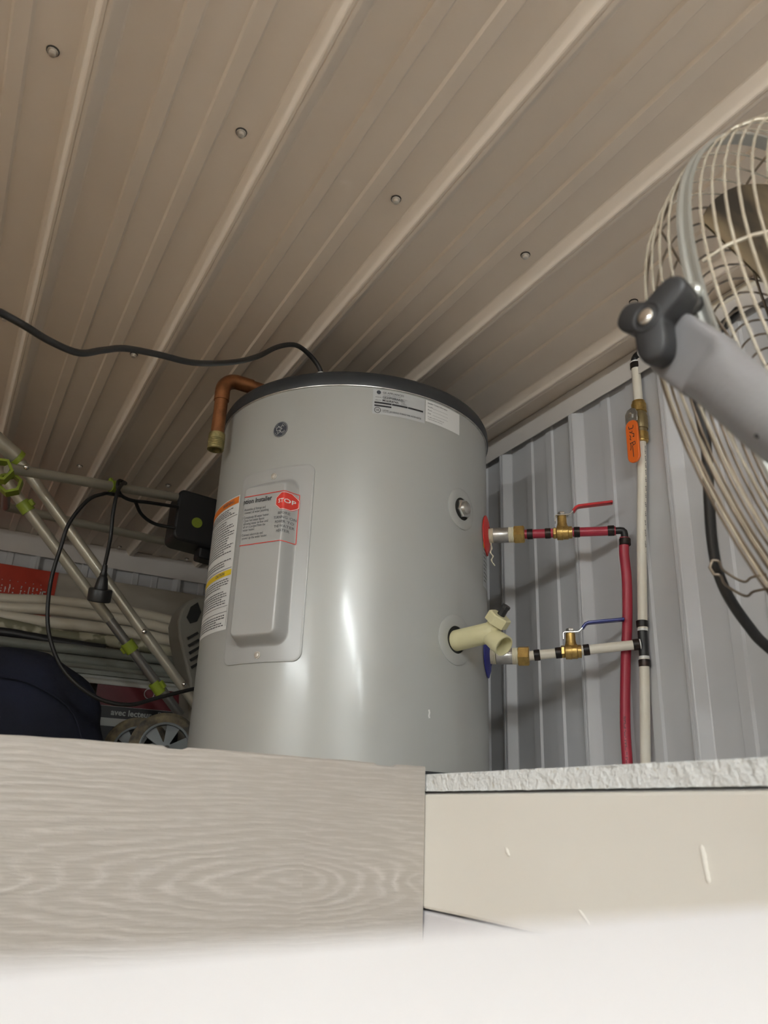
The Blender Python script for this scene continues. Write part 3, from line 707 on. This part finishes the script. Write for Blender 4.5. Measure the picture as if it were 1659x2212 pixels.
for i in range(60):
    z = .62-.0032*i; k = min(range(len(pt)), key=lambda q_: abs(pt[q_].z-z)); c_ = pt[k]
    dd = Vector((.05, -1, 0)).normalized(); c2 = Vector((c_.x, c_.y, z))+dd*.0081; b.obox(c2, dd.cross(Vector((0, 0, 1))), (0, 0, 1), dd, .0014+.001*rr.random(), .0016, .0003)
b.build('printing', INKG, cpi)
ball_valve(zc(.123), zc(.155), .1225, LEVBLUE, 'brass ball valve with blue lever in the lower white branch')
# push-fit valve with orange lever high on the cold pipe
ov = thing('push_fit_valve', 'brass push-fit valve with orange lever high on the white pipe', 'valve', (.983, .8955, .63))
A = Vector((.983, .8955, .630)); D = Vector((0, -.0008, .09)).normalized()
MB().lathe(A, D, [(0, .0100), (.0006, .0112), (.004, .0115), (.0045, .0126), (.018, .0126), (.0190, .0110)], 28).build('collar', BRASS, ov)
MB().lathe(A+D*.019, D, [(0, .0105), (.006, .0108), (.0065, .0128), (.012, .0136), (.031, .0136), (.036, .0118), (.040, .0110)], 28).build('body', BRASSD, ov)
MB().lathe(A+D*.0585, D, [(0, .0108), (.0008, .0130), (.0160, .0130), (.0168, .0118), (.022, .0112), (.0225, .0095)], 28).build('collar', BRASS, ov)
lv = Vector((-.80, .60, 0)).normalized(); ls = Vector((-.60, -.80, 0)).normalized()*-1
C = A+D*.043
lv = Vector((-.88, -.10, 0)).normalized(); lsd = Vector((-.10, .88, 0)).normalized()*-1   # lever hangs off the room side
MB().lathe(C+lv*.009, lv, [(0, .0075), (.012, .0070), (.0125, .005)], 16).build('bonnet', BRASSD, ov)
q = C+lv*.0230
hub = [(-.0125, -.012), (.0125, -.012), (.0135, .004), (.0095, .0125), (.002, .016), (-.006, .0145), (-.0125, .007)]
MB().prism(hub, q, lsd, (0, 0, 1), lv, .0018).build('lever_plate', STEEL, ov, True, 30, bevel=.0006)
MB().lathe(q+lv*.0015+Vector((0, 0, .002)), lv, [(0, .0050), (.003, .0050), (.0032, .003)], 6).build('lever_nut', CHROME, ov, True, 20)
grip = [(a, b_-.0485) for a, b_ in rrect(.0122, .0400, .0115, 6)]
gp = MB().prism(grip, q-lv*.0012, lsd, (0, 0, 1), lv, .0048).build('lever_grip', LEVORANGE, ov, True, 40, bevel=.0012)
b = MB(); fo = lambda u, v: q+lv*.0039+lsd*u+Vector((0, 0, v))
for pts in ([(-.005, -.0190), (-.0045, -.0245), (.0040, -.0245), (.0045, -.0190)], [(-.004, -.030), (.000, -.033), (.002, -.030)], [(.001, -.034), (.005, -.036), (.0045, -.042), (.002, -.040)], [(-.004, -.036), (-.002, -.040), (-.004, -.044), (-.0015, -.046)],
            [(-.005, -.052), (.006, -.051), (.006, -.056), (.0015, -.057), (.0010, -.052)], [(-.003, -.052), (-.003, -.060), (-.0045, -.065)], [(.0002, -.057), (.0006, -.079)]): ribbon(b, fo, pts, .0014, 3)
b.build('marking', INK, gp)

# ------------------------------------------------------------------ on top of the tank
co = thing('copper_relief_pipe', 'bent copper pipe with green bronze end beside the tank lid', 'pipe', (.46, 1.253, .696))
ZP = .728; vx, vy = .3285, 1.2475
MB().tube([(.49, 1.2555, ZP), (.374, 1.2495, ZP)], .0118, 20).build('pipe', COPPER, co)
MB().tube([(vx, vy, .690), (vx, vy, .612)], .0118, 20).build('pipe', COPPER, co)
el = [(.382, 1.2500, ZP), (.366, 1.2493, ZP)]+[(vx+.026-.026*sin(radians(a)), vy+.0012*cos(radians(a)), ZP-.026+.026*cos(radians(a))) for a in range(0, 91, 10)]+[(vx, vy, .690), (vx, vy, .682)]
MB().tube(spline(el, 2), .0134, 20).build('elbow', COPPER, co)
MB().lathe((vx, vy, .617), (0, 0, -1), [(0, .0122), (.001, .0138), (.009, .0144), (.0105, .0138)]+[x for i in range(6) for x in ((.011+i*.0032, .0146), (.0126+i*.0032, .0139))]+[(.0315, .0142), (.0318, .0112), (.018, .0108), (.0178, .001)], 24).build('threaded_end', BRONZE, co)
MB().lathe((.49, 1.2555, .694), (0, 0, 1), [(0, .016), (.02, .016), (.022, .019), (.045, .019), (.047, .012)], 20).build('relief_fitting', BRASSD, co)
pc = thing('power_cable', 'thick black cable drooping under the ceiling into the tank lid', 'cable', (.458, 1.113, .694))
path = [(.461, 1.116, .695), (.458, 1.113, .717), (.437, 1.109, .736), (.402, 1.092, .737), (.364, 1.074, .711), (.322, 1.045, .663), (.268, .989, .606), (.202, .927, .551), (.150, .902, .533), (.108, .883, .517), (.082, .869, .498), (.057, .854, .478), (.025, .827, .467), (-.004, .797, .460), (-.027, .785, .460), (-.06, .747, .448), (-.20, .66, .47), (-.45, .60, .62), (-.60, .60, .80)]
MB().tube(spline(path, 6), .0041, 14).build('cable', RUBBER, pc)
MB().lathe((.461, 1.116, .694), (0, 0, 1), [(0, .012), (.012, .012), (.014, .009), (.019, .0075)], 20).build('grommet', INKW, pc)

# ------------------------------------------------------------------ fan
C = Vector((.657, .296, .310)); PSI, TILT = radians(2.57), radians(8.37)
sd = Vector((-cos(PSI), -sin(PSI), 0)); a0 = Vector((sin(PSI), -cos(PSI), 0))
fa = a0*cos(TILT)+Vector((0, 0, 1))*sin(TILT); fu = sd.cross(fa)
if fu.z < 0: fu = -fu
fan = thing('fan', 'big round cage fan with wire guard on a grey yoke', 'fan', (.657, -.02, -CZ))
def fc(r, off, th): return C+fa*off+(sd*cos(th)+fu*sin(th))*r
NR = 72
bdm = MB(); vs = []; prof = [(.2917, 0), (.2925, .0005), (.2925, .0030), (.2905, .0045), (.2905, .0075), (.2925, .0090), (.2925, .0110), (.2895, .0112), (.2890, 0)]
for r, of in prof: vs += [fc(r, of, 2*pi*k/96) for k in range(96)]
bdm.add(vs, [(j*96+k, j*96+(k+1) % 96, ((j+1) % 9)*96+(k+1) % 96, ((j+1) % 9)*96+k) for j in range(9) for k in range(96)])
bdm.build('guard_band', FANBAND, fan)
def ring(r, off, mt, w=.00105, nm='guard_ring'):
    return MB().tube([fc(r, off, 2*pi*k/NR) for k in range(NR)], w, 6, closed=True).build(nm, mt, fan)
def front(s):   # profile of the near guard by arc position 0..1
    a = s*pi/2; return .2885*cos(a)**.62, .0135+.088*sin(a)**.9
def back(s):
    if s < .2: return .2905-.0185*(s/.2)**1.4, -.002-.048*(s/.2)
    q = (s-.2)/.8; return .272*(1-q)+.04*q, -.050-.030*sin(q*pi/2)
nf = 17
for i in range(nf): ring(*front(.02+.93*i/nf), WIRE)
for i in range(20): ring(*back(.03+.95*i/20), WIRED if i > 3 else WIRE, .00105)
for k in range(10):
    th = 2*pi*k/10+.10
    MB().tube([fc(*front(s), th) for s in (0, .1, .2, .3, .45, .6, .8, .95)], .00125, 8).build('guard_spoke', WIRE, fan)
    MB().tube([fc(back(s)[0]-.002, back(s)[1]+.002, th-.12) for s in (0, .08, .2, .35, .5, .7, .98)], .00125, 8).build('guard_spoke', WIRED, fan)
MB().lathe(C+fa*.020, fa, [(0, .03), (.002, .058), (.06, .060), (.075, .05), (.085, .03), (.0855, .001)], 28).build('motor', MOTOR, fan)
MB().lathe(C-fa*.072, fa, [(0, .045), (.004, .052), (.006, .05), (.0065, .001)], 28).build('guard_badge', MOTOR, fan)
MB().lathe(C-fa*.03, fa, [(0, .02), (.002, .045), (.05, .045), (.052, .02)], 24).build('hub', MOTOR, fan)
for k in range(3):
    th0 = 2*pi*k/3+1.15; bl = MB()
    def bf(u, v, th0=th0):
        r = .04+.225*v; wd = .42+.50*v*(1-.35*v); th = th0+(u-.5)*wd
        return fc(r*(1-.06*(2*u-1)**2*v), -.018+.036*(u-.5)+.006*sin(pi*v), th)
    us = [i/10 for i in range(11)]; vv = [i/10 for i in range(11)]
    bl.grid(bf, us, vv); bl.grid(lambda u, v: bf(u, v)-fa*.0016, list(reversed(us)), vv); bl.build('blade', BLADE, fan)
# yoke arm on the near side, knob and bolt
AX = .338
def arm(x, nm):
    mb = MB(); pts = [(.2855, .2825), (.2815, .2765), (.2725, .2635), (.2545, .2405), (.2540, .2397), (.247, .2295), (.223, .194), (.195, .157), (.165, .118), (.135, .078), (.105, .035)]
    hw_ = [.0135, .0175, .0190, .0190, .0180, .0180, .0175, .0170, .017, .017, .017]; th_ = [.0075, .0080, .0085, .0090, .0105, .0140, .0155, .016, .016, .016, .016]
    vs = []; n = 20
    for i, (y, z) in enumerate(pts):
        p_, q_ = pts[max(i-1, 0)], pts[min(i+1, len(pts)-1)]; d = Vector((0, q_[0]-p_[0], q_[1]-p_[1])).normalized(); nn = d.cross(Vector((1, 0, 0)))
        e = .30 if i < 4 else (.45 if i == 4 else 1.0)
        for k in range(n):
            a = 2*pi*k/n; ca, sa = cos(a), sin(a)
            vs.append(Vector((x, y, z))+nn*(hw_[i]*math.copysign(abs(ca)**e, ca))+Vector((1, 0, 0))*(th_[i]*math.copysign(abs(sa)**e, sa)))
    m_ = len(pts); fs = [(i*n+k, i*n+(k+1) % n, (i+1)*n+(k+1) % n, (i+1)*n+k) for i in range(m_-1) for k in range(n)]+[tuple(reversed(range(n))), tuple((m_-1)*n+k for k in range(n))]
    mb.add(vs, fs); return mb.build(nm, ARMM, fan, True, 32)
ar = arm(AX, 'yoke_arm')
for y, z in ((.222, .181), (.204, .156)): MB().lathe((AX-.0145, y, z), (-1, 0, 0), [(-.002, .0012), (.0012, .0010)], 10).build('rivet', MOTOR, ar)
MB().tube(spline([(AX, .106, .037), (AX+.03, .085, -.02), (.45, .06, -.075), (.657, .05, -.09), (.86, .06, -.075), (.925, .085, -.02), (.957, .106, .037), (.957, .296, .297)], 8), .0155, 16).build('yoke_bar', ARMM, fan)
MB().tube([(.657, .05, -.08), (.657, -.02, -.16), (.657, -.02, -CZ+.03)], .022, 18).build('pole', ARMM, fan)
MB().lathe((.657, -.02, -CZ), (0, 0, 1), [(0, .17), (.012, .17), (.03, .05), (.06, .03)], 40).build('pedestal', MOTOR, fan)
pv = C+sd*.2925
MB().tube([pv-sd*.004+fa*.004, Vector((AX, .2865, .2885))], .0052, 12).build('pivot_bolt', MOTOR, fan)
MB().lathe(C+sd*.2925+fu*.006+fa*.005, sd, [(-.001, .0062), (.003, .0062), (.005, .0045), (.0056, .001)], 18).build('pivot_cap', FANBAND, fan)
# three-lobed knob
KC = Vector((.3225, .2765, .2785)); kx_ = Vector((-1, -.16, 0)).normalized()
ky = Vector((0.16, -1, 0)).normalized(); kz_ = Vector((0, 0, 1))
def lobe(a):
    r = .0115
    for q, L_ in ((32, .0285), (150, .0225), (-88, .0300)):
        d = abs((a-radians(q)+pi) % (2*pi)-pi)
        if d < 1.45:
            hw = .0082*(1.18-.18*min(d, 1)*0)
            r = max(r, ((1/L_)**5+(max(sin(d), 1e-4)/hw)**5)**-.2)
    return r
n = 90; lb_ = [sum(lobe(2*pi*(k+q*.6)/n)*w for q, w in ((-4, .08), (-3, .10), (-2, .12), (-1, .13), (0, .14), (1, .13), (2, .12), (3, .10), (4, .08))) for k in range(n)]
shp = [(lb_[k]*cos(2*pi*k/n), lb_[k]*sin(2*pi*k/n)) for k in range(n)]
kn = MB(); lev = [(-.0105, .86), (-.0095, .93), (.004, 1.0), (.0065, .97), (.0075, .88)]
vs = []
for t_, s_ in lev: vs += [KC+kx_*t_+ky*(a*s_)+kz_*(b_*s_) for a, b_ in shp]
fs = [(j*n+k, j*n+(k+1) % n, (j+1)*n+(k+1) % n, (j+1)*n+k) for j in range(len(lev)-1) for k in range(n)]+[tuple(reversed(range(n))), tuple(4*n+k for k in range(n))]
kn.add(vs, fs); knob = kn.build('knob', KNOBM, fan, True, 50)
MB().lathe(KC+kx_*.0070, kx_, [(0, .0098), (.0008, .0098), (.0012, .0090), (.0002, .0066)], 24).build('knob_ring', KNOBM, knob)
MB().lathe(KC+kx_*.0066, kx_, [(0, .0052), (.0020, .0050), (.0030, .0035), (.0032, .001)], 20).build('knob_bolt', CHROME, knob)
# power cord of the fan held by wire hooks at the back
MB().tube(spline([(.560, .385, .44), (.503, .392, .370), (.514, .400, .300), (.525, .412, .256), (.533, .420, .227), (.543, .426, .202), (.556, .428, .181), (.574, .427, .160), (.591, .425, .145), (.631, .415, .119), (.70, .405, .105), (.80, .37, .09)], 8), .0045, 14).build('power_cord', RUBBER, fan)
for dz in (0, -.012):
    MB().tube(spline([(.566, .398, .196+dz), (.560, .4075, .1945+dz), (.5535, .411, .1905+dz), (.540, .4175, .199+dz), (.5325, .4155, .205+dz), (.529, .419, .2065+dz)], 5), .0011, 8).build('cord_hook', WIRED, fan)
MB().tube([(.529, .419, .2065), (.5275, .421, .2005), (.529, .419, .1945)], .0013, 8).build('cord_hook', WIRED, fan)

# ------------------------------------------------------------------ stored goods on the left
cart = thing('folding_cart', 'folding metal tube cart with lime green clips and black box', 'cart', (.40, 1.82, SH))
TT = Vector((.021, 1.678, .637)); TE = Vector((.534, 1.936, .755))
def tube_part(a, b_, r, mt, nm='frame_tube', n=16): return MB().tube([a, b_], r, n).build(nm, mt, cart)
tube_part(TT, TE, .0112, ALU)
d1a, d1b = Vector((.078, 1.824, .679)), Vector((.503, 1.839, .236)); q = d1a+(d1b-d1a)*.78
tube_part(d1a+(d1a-d1b)*.07, q, .0122, ALU); tube_part(q-(d1b-d1a)*.02, d1b+(d1b-d1a)*.10, .0112, ALU)
d2a, d2b = Vector((.047, 1.821, .640)), Vector((.494, 1.893, .206)); q2 = d2a+(d2b-d2a)*.56
tube_part(d2a+(d2a-d2b)*.10, q2, .0122, ALU); tube_part(q2-(d2b-d2a)*.03, d2b, .0108, ALUD)
tube_part(Vector((.043, 2.102, .695)), Vector((.50, 2.225, .721)), .0112, ALU)
tube_part(Vector((.037, 1.690, .668)), Vector((-.03, 1.660, .700)), .0165, ALU, 'end_tube')
tube_part(Vector((.043, 2.102, .695)), Vector((.030, 1.82, .655)), .0100, ALUD)
for p, d in (((.056, 1.668, .6435), (-.02, -1, .05)), ((.368, 1.811, .371), (-.05, -1, .3)), ((.472, 1.809, .265), (-.05, -1, .3))):
    MB().lathe(p, d, [(0, .006), (.001, .006), (.0035, .0045), (.005, .001)], 14).build('rivet', CHROME, cart)
def clip(p, ax, r, l=.016, rot=0):
    t_ = .0026; x_, y_, a_ = frame(ax)
    c_ = MB().lathe(Vector(p)-a_*l/2, ax, [(0, r), (0, r+t_), (l, r+t_), (l, r), (0, r)], 16, caps=False).build('clip', LIME, cart, True, 30)
    MB().obox(Vector(p)+x_*cos(rot)*(r+.006)+y_*sin(rot)*(r+.006), x_*cos(rot)+y_*sin(rot), x_*-sin(rot)+y_*cos(rot), a_, .008, .009, l*.6).build('clip_lug', LIME, c_, False, bevel=.002)
clip((.2455, 1.791, .689), TE-TT, .0115, .014, 1.2); clip((.076, 1.826, .612), d2b-d2a, .0125, .026, 2.4)
clip((.352, 1.870, .344), d2b-d2a, .0125, .026, -.6); clip((.430, 1.884, .262), d2b-d2a, .0112, .03, 2.6)
clip((.036, 1.686, .665), (1, .4, -.45), .0165, .010, .5)
for k, (cx, cz, r_) in enumerate(((.010, .625, .021), (.034, .612, .019))):      # chunky hexagonal hinge rings
    MB().lathe((cx, 1.672+.03*k, cz), (-.2, -1, .1), [(-.011, r_), (-.011, r_+.006), (.011, r_+.006), (.011, r_), (-.011, r_)], 6, caps=False, rot=.4*k).build('hinge_ring', LIME, cart, True, 20)
# black box with a lime dot
bx = Vector(((.408+.511+.527+.421)/4, 1.905, (.748+.733+.611+.623)/4)); BX = Vector((.103, .0, -.008)).normalized(); BZ = Vector((.016, 0, 1)).normalized(); BY = BZ.cross(BX)
body = MB(); pro = [(a*1.0, b_) for a, b_ in rrect(.062, .066, .016, 4)]
body.prism(pro, bx-BY*.045+BX*.008, BX, BZ, BY, .09); bo = body.build('motor_box', BLACKM, cart, True, 30, bevel=.006)
MB().lathe(bx-BY*.046+BX*.000+BZ*-.012, -BY, [(0, .0135), (.001, .0130), (.0012, .001)], 24).build('lime_dot', LIME, bo)
MB().obox(bx+BX*.05-BZ*.075, BX, BY, BZ, .06, .05, .03).build('box_foot', BLACKM, bo, False, bevel=.006)
# wheels
def wheel(c, r, yaw):
    ax = Vector((sin(yaw), -cos(yaw), 0)); x_, y_, a_ = frame(ax)
    w = MB(); pr = [(-.016, r*.70), (-.019, r*.78), (-.019, r*.90), (-.013, r*.985), (-.005, r), (.005, r), (.013, r*.985), (.019, r*.90), (.019, r*.78), (.016, r*.70)]
    w.lathe(c, ax, pr, 48, caps=False); ty = w.build('tyre', MUD, cart)
    hb = MB().lathe(c, ax, [(-.014, .012), (-.014, r*.18), (.020, r*.18), (.020, .012)], 20).build('wheel_hub', HUBM, cart)
    MB().lathe(c, ax, [(-.015, r*.66), (-.015, r*.73), (.0165, r*.73), (.0175, r*.70), (.0165, r*.66), (-.015, r*.66)], 48, caps=False).build('rim', HUBM, hb)
    for k in range(6):
        a = 2*pi*k/6+.25; d = x_*cos(a)+y_*sin(a); e = x_*-sin(a)+y_*cos(a)
        MB().prism([(r*.15, -.006), (r*.68, -.0155), (r*.68, .0155), (r*.15, .006)], Vector(c)-a_*.006, d, e, a_, .014).build('wheel_spoke', HUBM, hb, False)
wheel((.452, 1.835, SH+.0775), .0775, -.2); wheel((.425, 1.985, SH+.0775), .0775, -.2)
MB().tube([(.449, 1.80, SH+.0775), (.428, 2.02, SH+.0775)], .006, 10).build('axle', ALUD, cart)

cordm = thing('hanging_cord', 'thin black cord looped over the cart tube with a round socket', 'cord', (.35, 1.75, .2))
def cord(pts, r=.0042, nm='cord'): return MB().tube(spline(pts, 7), r, 10).build(nm, RUBBER, cordm)
cord([(.413, 1.853, .695), (.337, 1.818, .678), (.293, 1.795, .666), (.264, 1.772, .665), (.252, 1.762, .680), (.256, 1.776, .700), (.272, 1.790, .702), (.264, 1.762, .692), (.253, 1.735, .668), (.2475, 1.722, .645), (.246, 1.720, .601), (.250, 1.725, .545), (.251, 1.745, .493), (.252, 1.751, .474)])
cord([(.264, 1.772, .663), (.240, 1.752, .655), (.220, 1.720, .640), (.189, 1.708, .614), (.161, 1.706, .557), (.153, 1.708, .500), (.147, 1.712, .426), (.154, 1.710, .350), (.172, 1.712, .298), (.200, 1.714, .255), (.241, 1.712, .221), (.289, 1.715, .201), (.344, 1.720, .199), (.398, 1.730, .219), (.478, 1.742, .248), (.56, 1.76, .275)])
cord([(.416, 1.862, .643), (.365, 1.862, .644), (.328, 1.842, .654), (.303, 1.804, .668)])
pa, pb = Vector((.252, 1.749, .478)), Vector((.2545, 1.772, .411)); pd = pb-pa
sk = MB().lathe(pa, pd, [(-.012, .005), (.004, .0065), (.010, .0085), (.012, .0078), (.018, .0108), (.036, .0140), (.040, .0145), (.0405, .0235), (.043, .0250), (.066, .0245), (.068, .0225), (.058, .0205), (.0575, .001)], 28).build('socket', BLACKM, cordm)

# navy bag
bg = MB(); nu, nv = 40, 26; vs = []
prof = [(.02, .0), (.30, .0)]
def bagp(i, j):
    v = j/nv; a = 2*pi*i/nu; zt = .047+.272*v
    hx = .325*(1-max(0, (v-.25)/.75)**3*.45); hy = .118*(1-max(0, (v-.35)/.65)**3*.60)
    if v < .08: hx *= .93+.07*v/.08; hy *= .93+.07*v/.08
    e = .62; ca, sa = cos(a), sin(a)
    x = hx*math.copysign(abs(ca)**e, ca); y = hy*math.copysign(abs(sa)**e, sa)
    w = .010*noise.noise((x*7, y*7, zt*9))+.006*noise.noise((x*16, y*12, zt*20))
    return Vector((.020+x*(1+w*2)+w*.6, 1.975+y*(1+w*6), zt+(.010*noise.noise((x*5, y*8, 3)) if v > .3 else 0)))
for j in range(nv+1): vs += [bagp(i, j) for i in range(nu)]
bg.add(vs, [(j*nu+i, j*nu+(i+1) % nu, (j+1)*nu+(i+1) % nu, (j+1)*nu+i) for j in range(nv) for i in range(nu)]+[tuple(reversed(range(nu))), tuple(nv*nu+i for i in range(nu))])
bt = thing('cloth_bag', 'slumped dark navy cloth bag behind the wood-grain plank', 'bag', (.02, 1.975, SH))
bg.build('bag_body', CLOTHN, bt, True, 80)
MB().tube(spline([(-.2, 1.86, .13), (-.05, 1.845, .215), (.10, 1.85, .25), (.24, 1.862, .20), (.30, 1.885, .10)], 6), .0025, 6).build('seam_piping', CLOTHN, bt)

# television carton
bxn = thing('dvd_carton', 'dark red and black carton lettered avec lecteur DVD', 'carton', (.66, 2.23, SH))
MB().box((.335, 2.122, SH), (.98, 2.33, .2895)).build('carton_body', BOXBLK, bxn, False, bevel=.002)
fp = lambda u, v: Vector((u, 2.1214, v))
b = MB(); b.grid(fp, [.336, .979], [.2375, .2885]); b.build('red_print', BOXRED, bxn)
b = MB(); b.grid(fp, [.336, .979], [.189, .2085]); b.build('grey_print', BOXGREY, bxn)
fp2 = lambda u, v: Vector((u, 2.1209, v)); b = MB(); put_text(b, fp2, .378, .2165, 'avec lecteur', .0205, .025); b.build('lettering', BOXGREY, bxn)
b = MB(); vv, ff = text_poly('DVD', .0205, 0); put_text(b, fp2, .493, .2185, 'DVD', .0215, -.012); b.build('lettering', BOXGREY, bxn)
b = MB(); ribbon(b, fp2, [(.466+.0125*cos(2*pi*k/28), .2765+.0125*sin(2*pi*k/28)) for k in range(29)], .0020, 1); ribbon(b, fp2, [(.336, .2375), (.979, .2375)], .0008); b.build('ring_logo', BOXGREY, bxn)
# second unseen support carton for the long goods
tag(MB().box((-.75, 2.125, SH), (-.30, 2.33, .2895)).build('plain_carton', BEIGE, None, False, bevel=.002), 'plain beige carton under the long tubes, left of the navy bag', 'carton')
# long goods lying across the cartons
def longitem(nm, lbl, cat, pts, r, mt, y, group=None):
    P_ = [(x, y, z) for x, z in pts]
    return tag(MB().tube(spline(P_, 5), r, 16).build(nm, mt, None), lbl, cat, group)
def prof_strip(nm, lbl, z0_, z1_, y0_, y1_, mt, steps):
    mb = MB(); h = (z1_-z0_)
    poly = [(0, 0), (y1_-y0_, 0), (y1_-y0_, h)]+steps
    mb.prism([(a, b_) for a, b_ in poly], (-.75, y0_, z0_), (0, 1, 0), (0, 0, 1), (1, 0, 0), 1.62)
    return tag(mb.build(nm, mt, None, False), lbl, 'moulding')
prof_strip('moulding', 'white stepped moulding lying on the red and black carton', .2897, .3135, 2.126, 2.20, MOULD, [(.022, .0238), (.018, .016), (.006, .013), (0, .008)])
prof_strip('moulding', 'grey stepped moulding on top of the white one', .3137, .340, 2.138, 2.22, GREYPIPE, [(.03, .0263), (.024, .018), (.008, .012), (0, .010)])
longitem('grey_pipe', 'lower dull grey pipe behind the cart tubes', 'pipe', [(-.75, .355), (.11, .354), (.365, .354), (.625, .354), (.88, .354)], .0135, GREYPIPE, 2.21, 'grey pipes')
longitem('grey_pipe', 'upper dull grey pipe just below the mottled roll', 'pipe', [(-.75, .382), (.11, .3815), (.30, .3835), (.62, .3835), (.88, .382)], .0135, GREYPIPE, 2.222, 'grey pipes')
longitem('black_pipe', 'glossy black pipe sagging above the navy bag', 'pipe', [(-.75, .402), (.03, .410), (.16, .408), (.225, .404), (.32, .401), (.36, .400)], .0125, BLACKM, 2.252)
longitem('mottled_roll', 'mottled olive roll under the white tubes', 'roll', [(-.75, .447), (.0, .441), (.10, .438), (.165, .433), (.24, .427), (.335, .429), (.465, .427), (.60, .418), (.88, .412)], .0165, CAMO, 2.29)
longitem('white_tube', 'lowest and brightest white plastic tube of the bundle', 'tube', [(-.75, .465), (.0, .466), (.095, .463), (.165, .462), (.236, .463), (.334, .466), (.464, .463), (.60, .452), (.88, .440)], .0165, PVC, 2.312, 'white tubes')
longitem('white_tube', 'middle white plastic tube of the bundle', 'tube', [(-.75, .500), (.0, .494), (.092, .492), (.208, .503), (.333, .505), (.465, .502), (.605, .490), (.88, .47)], .0155, PVC, 2.338, 'white tubes')
longitem('white_tube', 'topmost white plastic tube below the red banner', 'tube', [(-.75, .535), (.0, .522), (.088, .521), (.205, .535), (.331, .540), (.464, .535), (.606, .523), (.88, .50)], .0155, PVC, 2.368, 'white tubes')
# beige board with red banner leaning on the far wall
bb = tag(MB().box((-.9, 2.655, SH), (.77, 2.678, .694)).build('beige_board', BEIGE, None, False, bevel=.002), 'tall beige board leaning on the far wall behind the tubes', 'board')
bn = thing('red_banner', 'red banner with rows of white marks hung on the far board', 'banner', (-.25, 2.65, .45))
bnm = MB(); bnm.grid(lambda u, v: Vector((u+.006*(v-.7), 2.6525+.0012*sin(u*35+v*20), v)), [-.80+.033*i for i in range(32)]+[.2465], [.40+.293*i/8 for i in range(9)])
bnm.grid(lambda u, v: Vector((u+.006*(v-.7), 2.6545, v)), [.2465, -.80], [.40, .693]); bnm.build('cloth', BANNER, bn)
b = MB(); fz = lambda u, v: Vector((u, 2.6505, v)); rr = random.Random(2)
for k in range(-14, 6):
    u = .078+.0225*k
    ribbon(b, fz, [(u+.010, .644), (u+.012, .644)], .0022, 1)
    for q_ in range(2):
        u2 = u+.0115*q_; n_ = 6
        for i in range(n_): 
            if rr.random() < .62: b.grid(fz, [u2+.001*rr.random(), u2+.0025+.002*rr.random()], [.632-.0045*i-.0036, .632-.0045*i])
b.grid(fz, [.208, .212], [.598, .626]); 
for z in (.622, .611, .600): b.grid(fz, [.208, .219], [z, z+.004])
b.build('white_marks', INKW, bn)
# grey slotted tool housing behind the tank
gt = thing('slotted_housing', 'grey plastic tool housing with slots beside the tank', 'tool', (.56, 2.02, SH))
oc = [(.477, .440), (.482, .470), (.494, .492), (.515, .507), (.545, .514), (.64, .514), (.66, .40), (.66, SH), (.545, SH), (.535, .20), (.524, .300), (.500, .360), (.485, .402)]
MB().prism(oc, (0, 1.965, 0), (1, 0, 0), (0, 0, 1), (0, 1, 0), .10).build('shell', GREYPLASTIC, gt, True, 25, bevel=.006)
inn = [(.497, .452), (.504, .480), (.520, .494), (.532, .470), (.524, .446), (.508, .438)]
MB().prism(inn, (0, 1.9615, 0), (1, 0, 0), (0, 0, 1), (0, 1, 0), .004).build('recess', BLACKHOLE, gt, False)  # black slab on the shell, painted shade of the opening
for k in range(5):
    x, z = .508+.0045*k, .408-.0175*k; d = Vector((.80, 0, .60)); e = Vector((-.60, 0, .80))
    MB().obox((x+.010, 1.9625, z), d, e, (0, 1, 0), .030, .0065, .005).build('slot', BLACKHOLE, gt, False)  # black bar on the shell for the shade inside a slot
